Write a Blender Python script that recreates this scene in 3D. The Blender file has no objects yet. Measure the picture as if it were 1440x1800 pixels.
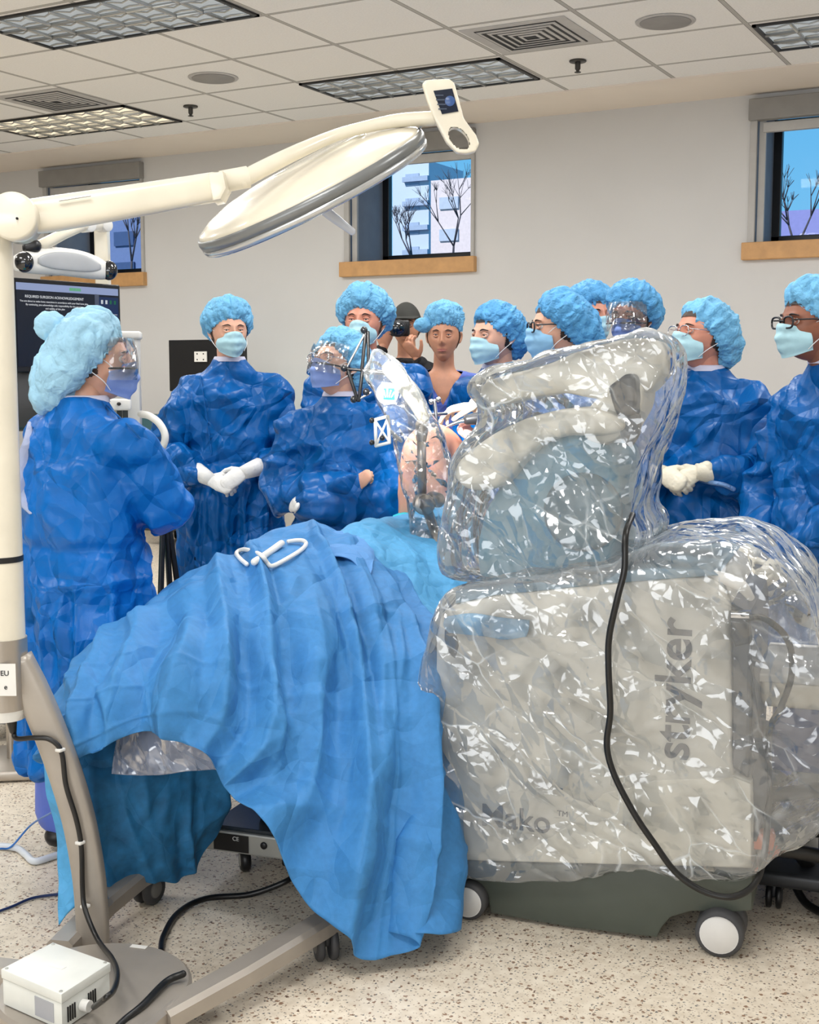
import bpy, bmesh, math, random
import numpy as np
from mathutils import Vector, Matrix

# ------------------------------------------------------------------ camera, world, light, exposure
F_PX, PITCH, YAW, EYE = 2250.0, math.radians(6.19), math.radians(28.7), 1.5
scn = bpy.context.scene
COL = scn.collection
cam_d = bpy.data.cameras.new('camera'); cam = bpy.data.objects.new('camera', cam_d); COL.objects.link(cam)
cam.location = (0, 0, EYE); cam.rotation_euler = (math.pi/2 - PITCH, 0, YAW)
cam_d.sensor_fit = 'HORIZONTAL'; cam_d.sensor_width = 36; cam_d.lens = 36*F_PX/1440; cam_d.clip_start = 0.05; cam_d.clip_end = 500
scn.camera = cam
scn.view_settings.view_transform = 'Standard'; scn.view_settings.look = 'None'
scn.view_settings.gamma = 1; scn.view_settings.use_curve_mapping = False
scn.view_settings.exposure = 0.06
scn.cycles.transparent_max_bounces = 18; scn.cycles.max_bounces = 6; scn.cycles.diffuse_bounces = 3; scn.cycles.glossy_bounces = 3; scn.cycles.adaptive_threshold = .03
scn.cycles.sample_clamp_indirect = 6
CEIL, WALL_Y = 3.5, 9.5

world = bpy.data.worlds.new('sky'); scn.world = world; world.use_nodes = True
wn = world.node_tree.nodes; wl = world.node_tree.links
bgn = wn['Background']
tcw = wn.new('ShaderNodeTexCoord'); sep = wn.new('ShaderNodeSeparateXYZ'); rmp = wn.new('ShaderNodeValToRGB')
wl.new(tcw.outputs['Generated'], sep.inputs[0]); wl.new(sep.outputs['Z'], rmp.inputs[0]); wl.new(rmp.outputs[0], bgn.inputs[0])
rmp.color_ramp.elements[0].position = 0.0; rmp.color_ramp.elements[0].color = (0.25, 0.62, 0.95, 1)
rmp.color_ramp.elements[1].position = 0.35; rmp.color_ramp.elements[1].color = (0.035, 0.38, 0.82, 1)
bgn.inputs[1].default_value = 0.95

def area(name, loc, size, power, rot=(0,0,0), col=(1,1,1), sy=None):
    d = bpy.data.lights.new(name, 'AREA'); d.shape = 'RECTANGLE'; d.size = size; d.size_y = sy or size; d.energy = power; d.color = col
    o = bpy.data.objects.new(name, d); COL.objects.link(o); o.location = loc; o.rotation_euler = rot
    return o
# troffer lamps of the room: a row of fixtures over and behind the photographer, one row over the group
K_LIGHT = .80
for (x, y, p) in [(-5.85, 6.9, 50), (-2.75, 6.5, 50), (-.4, 6.2, 45), (-8.2, 6.9, 45), (-4.9, 4.4, 48), (-2.2, 4.2, 48), (.5, 3.6, 45), (-4.2, 1.4, 52), (-1.4, 1.0, 52), (-7.2, 3.4, 45)]:
    area('ceiling_lamp_light', (x, y, CEIL-.06), 1.2, p*K_LIGHT, col=(1.0, .99, .975), sy=.6)
sun = bpy.data.lights.new('sun', 'SUN'); sun.energy = 4.5; sun.angle = .02; so = bpy.data.objects.new('sun', sun); COL.objects.link(so); so.rotation_euler = (math.radians(52), 0, math.radians(-20))
# added frontal fill from behind the camera, with no window there
area('front_fill_light', (-1.5, -2.7, 1.9), 6.5, 150, rot=(math.radians(96), 0, math.radians(8)), col=(.93, .965, 1.0), sy=1.8)

# ------------------------------------------------------------------ pixel helpers (measurements of the photograph -> places in the room)
def ray(px, py):
    x = (px-720)/F_PX; z = -(py-900)/F_PX
    Y = math.cos(PITCH)+z*math.sin(PITCH); Z = z*math.cos(PITCH)-math.sin(PITCH)
    return x, Y, Z
RIGHT = Vector((math.cos(YAW), math.sin(YAW), 0)); FWD = Vector((-math.sin(YAW), math.cos(YAW), 0)); UP = Vector((0,0,1))
def C2W(X, Y, Z=0.0): return RIGHT*X + FWD*Y + UP*Z       # camera heading frame -> room
def W(px, py, Y):
    r = ray(px, py); s = Y/r[1]
    return C2W(r[0]*s, Y, EYE+r[2]*s)
def WF(px, py, z=0.0):
    r = ray(px, py); s = (z-EYE)/r[2]
    return C2W(r[0]*s, r[1]*s, z)
def WW(px, py, yw=WALL_Y):
    r = ray(px, py); d = C2W(*r); s = yw/d.y
    return Vector((d.x*s, yw, EYE+d.z*s))
def WC(px, py, z=CEIL):
    r = ray(px, py); d = C2W(*r); s = (z-EYE)/d.z
    return Vector((d.x*s, d.y*s, z))

# ------------------------------------------------------------------ noise
_rng = np.random.default_rng(7)
_perm = np.concatenate([_rng.permutation(256)]*3)
_grad = _rng.normal(size=(256,3)); _grad /= np.linalg.norm(_grad, axis=1)[:,None]
def perlin(p):
    p = np.asarray(p, float); i = np.floor(p).astype(int); f = p-i; u = f*f*f*(f*(f*6-15)+10); i &= 255
    out = np.zeros(len(p))
    for a in (0,1):
        for b in (0,1):
            for c in (0,1):
                h = _perm[_perm[_perm[i[:,0]+a]+i[:,1]+b]+i[:,2]+c]
                g = _grad[h]; d = f-np.array([a,b,c])
                w = (u[:,0] if a else 1-u[:,0])*(u[:,1] if b else 1-u[:,1])*(u[:,2] if c else 1-u[:,2])
                out += w*(g*d).sum(1)
    return out
def crease(p, s, seed=0):       # sharp-edged folds
    q = np.asarray(p)*s + seed*7.13
    w = np.stack([perlin(q*.7+11), perlin(q*.7+23), perlin(q*.7+37)], 1)
    return .45-np.abs(perlin(q+w*.9))*2.2
def facet(p, s, seed=0):        # crumpled-film facets: tent between two nearest cell centres
    q = np.asarray(p, float)*s + seed*3.7
    i = np.floor(q).astype(int); d1 = np.full(len(q), 9.); d2 = np.full(len(q), 9.)
    for a in (-1,0,1):
        for b in (-1,0,1):
            for c in (-1,0,1):
                j = i+np.array([a,b,c]); k = j & 255
                h = _perm[_perm[_perm[k[:,0]]+k[:,1]]+k[:,2]]
                pt = j+.5+_grad[h]*.6
                d = np.linalg.norm(q-pt, axis=1)
                m = d < d1; d2 = np.where(m, d1, np.minimum(d2, d)); d1 = np.where(m, d, d1)
    return d2-d1

# ------------------------------------------------------------------ mesh builder
class G:
    def __init__(s): s.v = []; s.f = []; s.m = []; s.n = 0
    def add(s, v, f, mat=0):
        v = np.asarray(v, float).reshape(-1,3); s.v.append(v); s.f += [tuple(int(i)+s.n for i in q) for q in f]
        s.m += ([mat]*len(f) if isinstance(mat, int) else list(mat)); s.n += len(v); return s
    def arr(s): return np.concatenate(s.v) if s.v else np.zeros((0,3))
    def xf(s, M):
        A = np.array(M); V = s.arr(); s.v = [V@A[:3,:3].T + A[:3,3]]; return s
    def join(s, o, mat=None):
        s.add(o.arr(), o.f, o.m if mat is None else mat); return s
    def build(s, name, mats, parent=None, smooth=True, ang=None):
        if not isinstance(mats, (list, tuple)): mats = [mats]
        V = s.arr(); base = Vector((0,0,0))
        if parent is None:
            lo, hi = V.min(0), V.max(0); base = Vector(((lo[0]+hi[0])/2, (lo[1]+hi[1])/2, lo[2]))
            V = V-np.array(base)
        else:
            r = parent
            while r.parent: r = r.parent
            if not r.get('_local'): V = V-np.array(r.location)
        me = bpy.data.meshes.new(name); me.from_pydata(V.tolist(), [], s.f); me.validate(); me.update()
        for mm in mats: me.materials.append(mm)
        if len(me.polygons) == len(s.m):
            me.polygons.foreach_set('material_index', s.m)
        if smooth:
            me.polygons.foreach_set('use_smooth', [True]*len(me.polygons))
            if ang: 
                try: me.set_sharp_from_angle(angle=math.radians(ang))
                except Exception: pass
        o = bpy.data.objects.new(name, me); COL.objects.link(o)
        if parent: o.parent = parent
        else: o.location = base
        return o
def tag(o, label=None, cat=None, group=None, kind=None):
    if label: o['label'] = label
    if cat: o['category'] = cat
    if group: o['group'] = group
    if kind: o['kind'] = kind
    return o
def thing(name, loc, label, cat, group=None, local=False, rz=0):
    o = bpy.data.objects.new(name, None); COL.objects.link(o); o.location = loc; o.rotation_euler = (0,0,rz); o.empty_display_size = .1
    if local: o['_local'] = 1
    return tag(o, label, cat, group)
def struct(name, g, m, parent=None, **k):
    o = g.build(name, m, parent, **k)
    if parent is None: o['kind'] = 'structure'
    return o

def rotm(dirz, up=Vector((0,0,1))):      # matrix whose Z is dirz
    z = Vector(dirz).normalized(); x = Vector(up).cross(z)
    if x.length < 1e-4: x = Vector((1,0,0))
    x.normalize(); y = z.cross(x)
    return Matrix(((x.x,y.x,z.x),(x.y,y.y,z.y),(x.z,y.z,z.z))).to_4x4()
def box(c, size, bev=0.0, M=None, seg=2, mat=0, g=None):
    bm = bmesh.new(); bmesh.ops.create_cube(bm, size=1); bmesh.ops.scale(bm, vec=size, verts=bm.verts)
    if bev: bmesh.ops.bevel(bm, geom=bm.edges[:], offset=bev, segments=seg, affect='EDGES', profile=.5)
    A = Matrix.Translation(Vector(c)) @ (M.to_4x4() if M is not None else Matrix())
    bm.transform(A); bm.verts.index_update()
    v = [tuple(x.co) for x in bm.verts]; f = [[x.index for x in q.verts] for q in bm.faces]; bm.free()
    g = g or G(); g.add(v, f, mat); return g
def loft(secs, n=24, caps=True, g=None, mat=0, close=False):
    # secs: (center, ax, ay) with ax, ay radius vectors ; superellipse exponent optional
    V = []; 
    for sc in secs:
        c, ax, ay = np.array(sc[0]), np.array(sc[1]), np.array(sc[2]); e = sc[3] if len(sc) > 3 else 1.0
        for k in range(n):
            t = 2*math.pi*k/n; a, b = math.cos(t), math.sin(t)
            a = math.copysign(abs(a)**e, a); b = math.copysign(abs(b)**e, b)
            V.append(c+ax*a+ay*b)
    F = []
    m = len(secs)
    for i in range(m if close else m-1):
        for k in range(n):
            j = (i+1) % m
            F.append((i*n+k, i*n+(k+1)%n, j*n+(k+1)%n, j*n+k))
    if caps and not close:
        V.append(np.array(secs[0][0])); V.append(np.array(secs[-1][0])); a = len(V)-2; b = len(V)-1
        for k in range(n):
            F.append((a, (k+1)%n, k)); F.append((b, (m-1)*n+k, (m-1)*n+(k+1)%n))
    g = g or G(); g.add(V, F, mat); return g
def crom(P, n):      # Catmull-Rom resample of a polyline (list of tuples any dim)
    P = np.array(P, float)
    if len(P) < 3: 
        return np.array([P[0]+(P[-1]-P[0])*t for t in np.linspace(0,1,n)])
    Q = np.vstack([2*P[0]-P[1], P, 2*P[-1]-P[-2]]); out = []
    for t in np.linspace(0, len(P)-1, n):
        i = min(int(t), len(P)-2); u = t-i; a,b,c,d = Q[i:i+4]
        out.append(.5*((2*b)+(-a+c)*u+(2*a-5*b+4*c-d)*u*u+(-a+3*b-3*c+d)*u**3))
    return np.array(out)
def tube(pts, r, n=12, g=None, mat=0, round_=True, flat=1.0, up=(0,0,1), e=1.0, sm=None):
    P = [Vector(p) for p in pts]; R = list(r) if hasattr(r, '__len__') else [r]*len(P)
    if sm:
        A = crom([tuple(p)+(q,) for p, q in zip(P, R)], sm); P = [Vector(a[:3]) for a in A]; R = [max(a[3], 1e-4) for a in A]
    if round_:
        d0 = (P[0]-P[1]).normalized(); d1 = (P[-1]-P[-2]).normalized(); A=[];B=[]
        for a in (80, 50, 22): A.append((P[0]+d0*R[0]*math.sin(math.radians(a))*.9, R[0]*math.cos(math.radians(a))))
        for a in (22, 50, 80): B.append((P[-1]+d1*R[-1]*math.sin(math.radians(a))*.9, R[-1]*math.cos(math.radians(a))))
        P = [a[0] for a in A]+P+[b[0] for b in B]; R = [a[1] for a in A]+R+[b[1] for b in B]
    secs = []; upv = Vector(up); px = None
    for i, p in enumerate(P):
        t = (P[min(i+1,len(P)-1)]-P[max(i-1,0)]); t.normalize()
        if px is None:
            x = upv.cross(t)
            if x.length < .05: x = Vector((1,0,0)).cross(t)
        else: x = px-t*px.dot(t)
        x.normalize(); px = x; y = t.cross(x)
        secs.append((p, x*R[i], y*R[i]*flat, e))
    return loft(secs, n, True, g, mat)
def sphere(c, r, n=16, m=10, g=None, mat=0, M=None):
    rr = r if hasattr(r, '__len__') else (r,r,r); V=[]; F=[]
    A = np.array(M.to_3x3()) if M is not None else np.eye(3)
    for i in range(m+1):
        a = math.pi*i/m
        for k in range(n):
            b = 2*math.pi*k/n
            V.append(A@np.array((rr[0]*math.sin(a)*math.cos(b), rr[1]*math.sin(a)*math.sin(b), rr[2]*math.cos(a)))+np.array(c))
    for i in range(m):
        for k in range(n): F.append((i*n+k, (i+1)*n+k, (i+1)*n+(k+1)%n, i*n+(k+1)%n))
    g = g or G(); g.add(V, F, mat); return g
def disc(c, axis, r, h, n=32, bev=.003, g=None, mat=0, up=(0,0,1)):
    M = rotm(axis, Vector(up)); x = M.to_3x3().col[0]; y = M.to_3x3().col[1]; z = M.to_3x3().col[2]; c = Vector(c)
    ps = [(-h/2, r-bev), (-h/2+bev, r), (h/2-bev, r), (h/2, r-bev)]
    return loft([(c+z*a, x*q, y*q) for a, q in ps], n, True, g, mat)
def prism(outline, n_, h, bev=0.0, seg=2, mat=0, g=None):      # outline: world points in a plane, extruded by vector n_*h
    bm = bmesh.new(); n_ = Vector(n_).normalized()
    a = [bm.verts.new(Vector(p)) for p in outline]; fc = bm.faces.new(a)
    r = bmesh.ops.extrude_face_region(bm, geom=[fc]); 
    bmesh.ops.translate(bm, vec=n_*h, verts=[v for v in r['geom'] if isinstance(v, bmesh.types.BMVert)])
    if bev:
        bmesh.ops.recalc_face_normals(bm, faces=bm.faces[:])
        ed = [e for e in bm.edges if abs(((e.verts[0].co-e.verts[1].co).normalized()).dot(n_)) < .5]
        bmesh.ops.bevel(bm, geom=ed, offset=bev, segments=seg, affect='EDGES', profile=.5)
    bmesh.ops.triangulate(bm, faces=[f for f in bm.faces if len(f.verts) > 4])
    bmesh.ops.recalc_face_normals(bm, faces=bm.faces[:]); bm.verts.index_update()
    g = g or G(); g.add([tuple(v.co) for v in bm.verts], [[v.index for v in f.verts] for f in bm.faces], mat); bm.free(); return g
def lap(V, F, it, lam=.5):
    E = set()
    for q in F:
        for i in range(len(q)):
            a, b = q[i], q[(i+1)%len(q)]; E.add((a,b) if a<b else (b,a))
    E = np.array(list(E)); cnt = np.bincount(E.ravel(), minlength=len(V))[:,None].clip(1)
    for _ in range(it):
        S = np.zeros_like(V); np.add.at(S, E[:,0], V[E[:,1]]); np.add.at(S, E[:,1], V[E[:,0]])
        V = V+(S/cnt-V)*lam
    return V
def normals(V, F):
    N = np.zeros_like(V)
    Q = np.array([q if len(q)==4 else tuple(q)+(q[-1],) for q in F if len(q) <= 4])
    n = np.cross(V[Q[:,2]]-V[Q[:,0]], V[Q[:,3]]-V[Q[:,1]])
    tri = Q[:,2]==Q[:,3]
    if tri.any(): n[tri] = np.cross(V[Q[tri,1]]-V[Q[tri,0]], V[Q[tri,2]]-V[Q[tri,0]])
    for k in range(4): np.add.at(N, Q[:,k], n)
    return N/np.linalg.norm(N, axis=1)[:,None].clip(1e-9)
def remesh(g, vox, it=2, lam=.5):
    me = bpy.data.meshes.new('t'); me.from_pydata(g.arr().tolist(), [], g.f); me.update()
    o = bpy.data.objects.new('t', me); COL.objects.link(o)
    md = o.modifiers.new('r', 'REMESH'); md.mode = 'VOXEL'; md.voxel_size = vox; md.adaptivity = 0
    dg = bpy.context.evaluated_depsgraph_get(); e = o.evaluated_get(dg).to_mesh()
    n = len(e.vertices); V = np.zeros(n*3); e.vertices.foreach_get('co', V); V = V.reshape(-1,3)
    F = [tuple(p.vertices) for p in e.polygons]
    bpy.data.objects.remove(o); bpy.data.meshes.remove(me)
    if it: V = lap(V, F, it, lam)
    r = G(); r.add(V, F); return r
def displace(g, fn):
    V = g.arr(); N = normals(V, g.f); g.v = [V+N*fn(V)[:,None]]; return g
def textmesh(s, size, M, name, mat, parent, extrude=.0008, offset=0.0, align='CENTER', wide=1.0):
    cu = bpy.data.curves.new('t', 'FONT'); cu.body = s; cu.size = size; cu.extrude = extrude; cu.offset = offset
    cu.align_x = align; cu.align_y = 'CENTER'; cu.resolution_u = 4
    o = bpy.data.objects.new('t', cu); COL.objects.link(o); dg = bpy.context.evaluated_depsgraph_get()
    me = o.evaluated_get(dg).to_mesh(); g = G()
    g.add([(v.co.x*wide, v.co.y, v.co.z) for v in me.vertices], [tuple(p.vertices) for p in me.polygons])
    bpy.data.objects.remove(o); g.xf(M); return g.build(name, mat, parent, smooth=False)
def frame(o, x, y):       # matrix from origin and x, y directions
    x = Vector(x).normalized(); y = (Vector(y)-x*Vector(y).dot(x)).normalized(); z = x.cross(y); o = Vector(o)
    return Matrix(((x.x,y.x,z.x,o.x),(x.y,y.y,z.y,o.y),(x.z,y.z,z.z,o.z),(0,0,0,1)))

from mathutils.bvhtree import BVHTree
def snapper(o):       # a surface point of one object, found where the photograph shows it
    bpy.context.view_layer.update(); Mw = o.matrix_world
    t = BVHTree.FromPolygons([Mw @ v.co for v in o.data.vertices], [tuple(p.vertices) for p in o.data.polygons])
    def f(px, py, off=.004):
        d = C2W(*ray(px, py)).normalized(); h = t.ray_cast(Vector((0,0,EYE)), d)
        return h[0]-d*off if h[0] else None
    return f
# ------------------------------------------------------------------ materials
def lin(c): return tuple((x/255/12.92 if x/255 <= .04045 else ((x/255+.055)/1.055)**2.4) for x in c)+(1,)
MATS = {}
def mat(name, rgb, rough=.5, metal=0, spec=.5, noise=None, bump=None, sheen=0, coat=0, trans=0, emis=None, sub=0, var=None):
    if name in MATS: return MATS[name]
    m = bpy.data.materials.new(name); m.use_nodes = True; nt = m.node_tree; N = nt.nodes; L = nt.links; b = N['Principled BSDF']
    c = lin(rgb); b.inputs['Base Color'].default_value = c; b.inputs['Roughness'].default_value = rough; b.inputs['Metallic'].default_value = metal
    b.inputs['Specular IOR Level'].default_value = spec; b.inputs['Coat Weight'].default_value = coat; b.inputs['Sheen Weight'].default_value = sheen
    if sub: b.inputs['Subsurface Weight'].default_value = sub; b.inputs['Subsurface Radius'].default_value = (.02,.008,.004); b.inputs['Subsurface Scale'].default_value = .5
    if emis: b.inputs['Emission Color'].default_value = lin(emis[0]); b.inputs['Emission Strength'].default_value = emis[1]
    tc = N.new('ShaderNodeTexCoord')
    sc, amt = (var or (9, .06))
    n = N.new('ShaderNodeTexNoise'); n.inputs['Scale'].default_value = sc; n.inputs['Detail'].default_value = 5; L.new(tc.outputs['Object'], n.inputs['Vector'])
    mx = N.new('ShaderNodeMix'); mx.data_type = 'RGBA'; mx.blend_type = 'MULTIPLY'; mx.inputs[0].default_value = 1; mx.inputs[6].default_value = c
    rp = N.new('ShaderNodeMapRange'); rp.inputs[1].default_value = .3; rp.inputs[2].default_value = .7; rp.inputs[3].default_value = 1-amt; rp.inputs[4].default_value = 1+amt
    L.new(n.outputs[0], rp.inputs[0]); L.new(rp.outputs[0], mx.inputs[7]); L.new(mx.outputs[2], b.inputs['Base Color'])
    if bump:
        prev = None
        for (s_, st, kind) in bump:
            if kind in 'vsq': t = N.new('ShaderNodeTexVoronoi'); t.feature = 'DISTANCE_TO_EDGE'; t.inputs['Scale'].default_value = s_; out = t.outputs['Distance']
            else:
                t = N.new('ShaderNodeTexNoise'); t.inputs['Scale'].default_value = s_; t.inputs['Detail'].default_value = 4; out = t.outputs[0]
                if kind == 'r': t.noise_type = 'RIDGED_MULTIFRACTAL'; t.inputs['Detail'].default_value = 2
            w = N.new('ShaderNodeTexNoise'); w.inputs['Scale'].default_value = s_*.6
            if kind in 'vrsq':
                L.new(tc.outputs['Object'], w.inputs['Vector']); va = N.new('ShaderNodeVectorMath'); va.operation = 'MULTIPLY_ADD'
                va.inputs[1].default_value = (1.4/s_,)*3; L.new(w.outputs['Color'], va.inputs[0]); L.new(tc.outputs['Object'], va.inputs[2]); L.new(va.outputs[0], t.inputs['Vector'])
                if kind in 'sq':
                    m1 = N.new('ShaderNodeMapping'); m1.inputs['Rotation'].default_value = (.5, .6, .2) if kind == 's' else (-.7, -.5, 1.2)
                    m2 = N.new('ShaderNodeMapping'); m2.inputs['Scale'].default_value = (1, 1, .22); L.new(va.outputs[0], m1.inputs[0]); L.new(m1.outputs[0], m2.inputs[0]); L.new(m2.outputs[0], t.inputs['Vector'])
            else: L.new(tc.outputs['Object'], t.inputs['Vector'])
            bp = N.new('ShaderNodeBump'); bp.inputs['Strength'].default_value = 1; bp.inputs['Distance'].default_value = st
            L.new(out, bp.inputs['Height'])
            if prev: L.new(prev.outputs[0], bp.inputs['Normal'])
            prev = bp
        L.new(prev.outputs[0], b.inputs['Normal'])
    MATS[name] = m; return m
GB = [(3.0, .08, 'v'), (5, .07, 's'), (7, .035, 'q'), (26, .002, 'n')]
M_gown = mat('gown_blue', (3, 94, 168), .36, spec=.30, bump=GB, var=(3, .10))
M_gown2 = mat('gown_blue_bright', (6, 108, 194), .38, spec=.30, bump=GB, var=(3, .10))
M_drape = mat('drape_blue', (64, 132, 192), .6, spec=.3, bump=[(2.6, .08, 'v'), (7, .018, 'v'), (320, .0003, 'n')], var=(60, .07))
M_drapeL = mat('drape_light_blue', (86, 164, 214), .6, spec=.3, bump=[(5, .04, 'v'), (12, .012, 'v'), (320, .0003, 'n')], var=(60, .06))
M_drapeT = mat('drape_teal_underlayer', (44, 124, 178), .65, bump=[(5, .03, 'v')], var=(26, .28))
M_cyan = mat('drape_cyan', (40, 205, 222), .55, bump=[(7, .01, 'r')])
M_cap = mat('cap_blue', (112, 178, 218), .6, spec=.3, bump=[(22, .012, 'v'), (60, .004, 'v')], var=(40, .10))
M_cap2 = mat('cap_pale_blue', (160, 206, 230), .6, spec=.3, bump=[(14, .014, 'v'), (44, .004, 'v')], var=(20, .14))
M_cap3 = mat('cap_mid_blue', (86, 156, 206), .6, spec=.3, bump=[(20, .014, 'v'), (60, .004, 'v')], var=(30, .15))
M_mask = mat('mask_pale_blue', (176, 216, 226), .65, bump=[(60, .0008, 'n')])
M_maskP = mat('mask_periwinkle', (132, 156, 214), .65, bump=[(60, .0008, 'n')])
M_maskB = mat('mask_blue', (140, 190, 226), .65, bump=[(60, .0008, 'n')])
M_scrub = mat('scrub_periwinkle', (92, 112, 192), .8, bump=GB)
M_boot = mat('boot_cover_violet_blue', (92, 118, 212), .55, bump=[(12, .01, 'r')])
M_glove = mat('glove_latex', (236, 228, 206), .45, bump=[(70, .0015, 'r')])
M_gloveW = mat('glove_white', (240, 238, 234), .5, bump=[(70, .0015, 'r')])
M_skin = mat('skin_light', (224, 172, 146), .5, sub=.12, var=(40, .05))
M_skin2 = mat('skin_tan', (200, 142, 112), .5, sub=.12, var=(40, .06))
M_skin3 = mat('skin_brown', (140, 88, 66), .48, sub=.08, var=(40, .06))
M_skin4 = mat('skin_ruddy', (208, 142, 118), .5, sub=.12, var=(40, .06))
M_eye = mat('eye_white', (225, 222, 218), .3)
M_iris = mat('iris_dark', (40, 30, 26), .25)
M_lip = mat('lips', (170, 100, 92), .5)
M_hair = mat('hair_brown', (58, 40, 30), .6, bump=[(200, .002, 'n')], var=(120, .3))
M_hairB = mat('hair_black', (26, 22, 22), .6, bump=[(200, .002, 'n')], var=(120, .3))
M_black = mat('black_plastic', (22, 22, 24), .4)
M_blackcloth = mat('black_cloth', (24, 24, 27), .85, bump=GB)
M_capblack = mat('cap_black_cotton', (48, 48, 44), .85)
M_white = mat('white_plastic', (232, 230, 224), .35)
M_strap = mat('white_elastic', (238, 238, 238), .7)
M_cream = mat('cream_enamel', (232, 224, 204), .28, coat=.4)
M_creamR = mat('robot_cream', (230, 226, 212), .32)
M_robg = mat('robot_panel', (216, 213, 202), .4)
M_teal = mat('robot_teal', (98, 156, 180), .4)
M_dkgreen = mat('robot_skirt', (74, 80, 72), .45)
M_logo = mat('logo_grey', (92, 92, 96), .5)
M_steel = mat('brushed_steel', (176, 168, 158), .35, metal=.75, bump=[(400, .0001, 'n')])
M_steelP = mat('painted_metal_taupe', (168, 160, 150), .38, metal=.35)
M_chrome = mat('chrome', (210, 210, 212), .12, metal=1)
M_silver = mat('lamp_rim_silver', (200, 202, 202), .22, metal=.6, coat=.5)
M_rubber = mat('rubber_grey', (70, 70, 72), .6)
M_blackr = mat('cable_black', (18, 18, 18), .35)
M_wood = mat('wood_sill', (206, 158, 104), .5, var=(14, .10))
M_grey = mat('window_frame_grey', (158, 156, 152), .5)
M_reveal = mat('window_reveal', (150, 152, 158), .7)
M_blackf = mat('window_frame_black', (12, 13, 17), .4)
M_orange = mat('orange_plastic', (246, 138, 96), .5)
M_leg = mat('prepped_leg_skin', (240, 176, 150), .45, sub=.2, var=(12, .08))
M_dktape = mat('dark_grey_metal', (52, 54, 58), .4, metal=.3)
M_blob = mat('grey_metal_box', (186, 186, 180), .35, metal=.5)
M_lgrey = mat('light_grey_panel', (205, 204, 200), .5)
def emat(name, rgb, s):
    return mat(name, (8,8,10), .3, emis=(rgb, s))
def special(name, fn):
    m = bpy.data.materials.new(name); m.use_nodes = True; fn(m.node_tree, m.node_tree.nodes, m.node_tree.links); MATS[name] = m; return m
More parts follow.
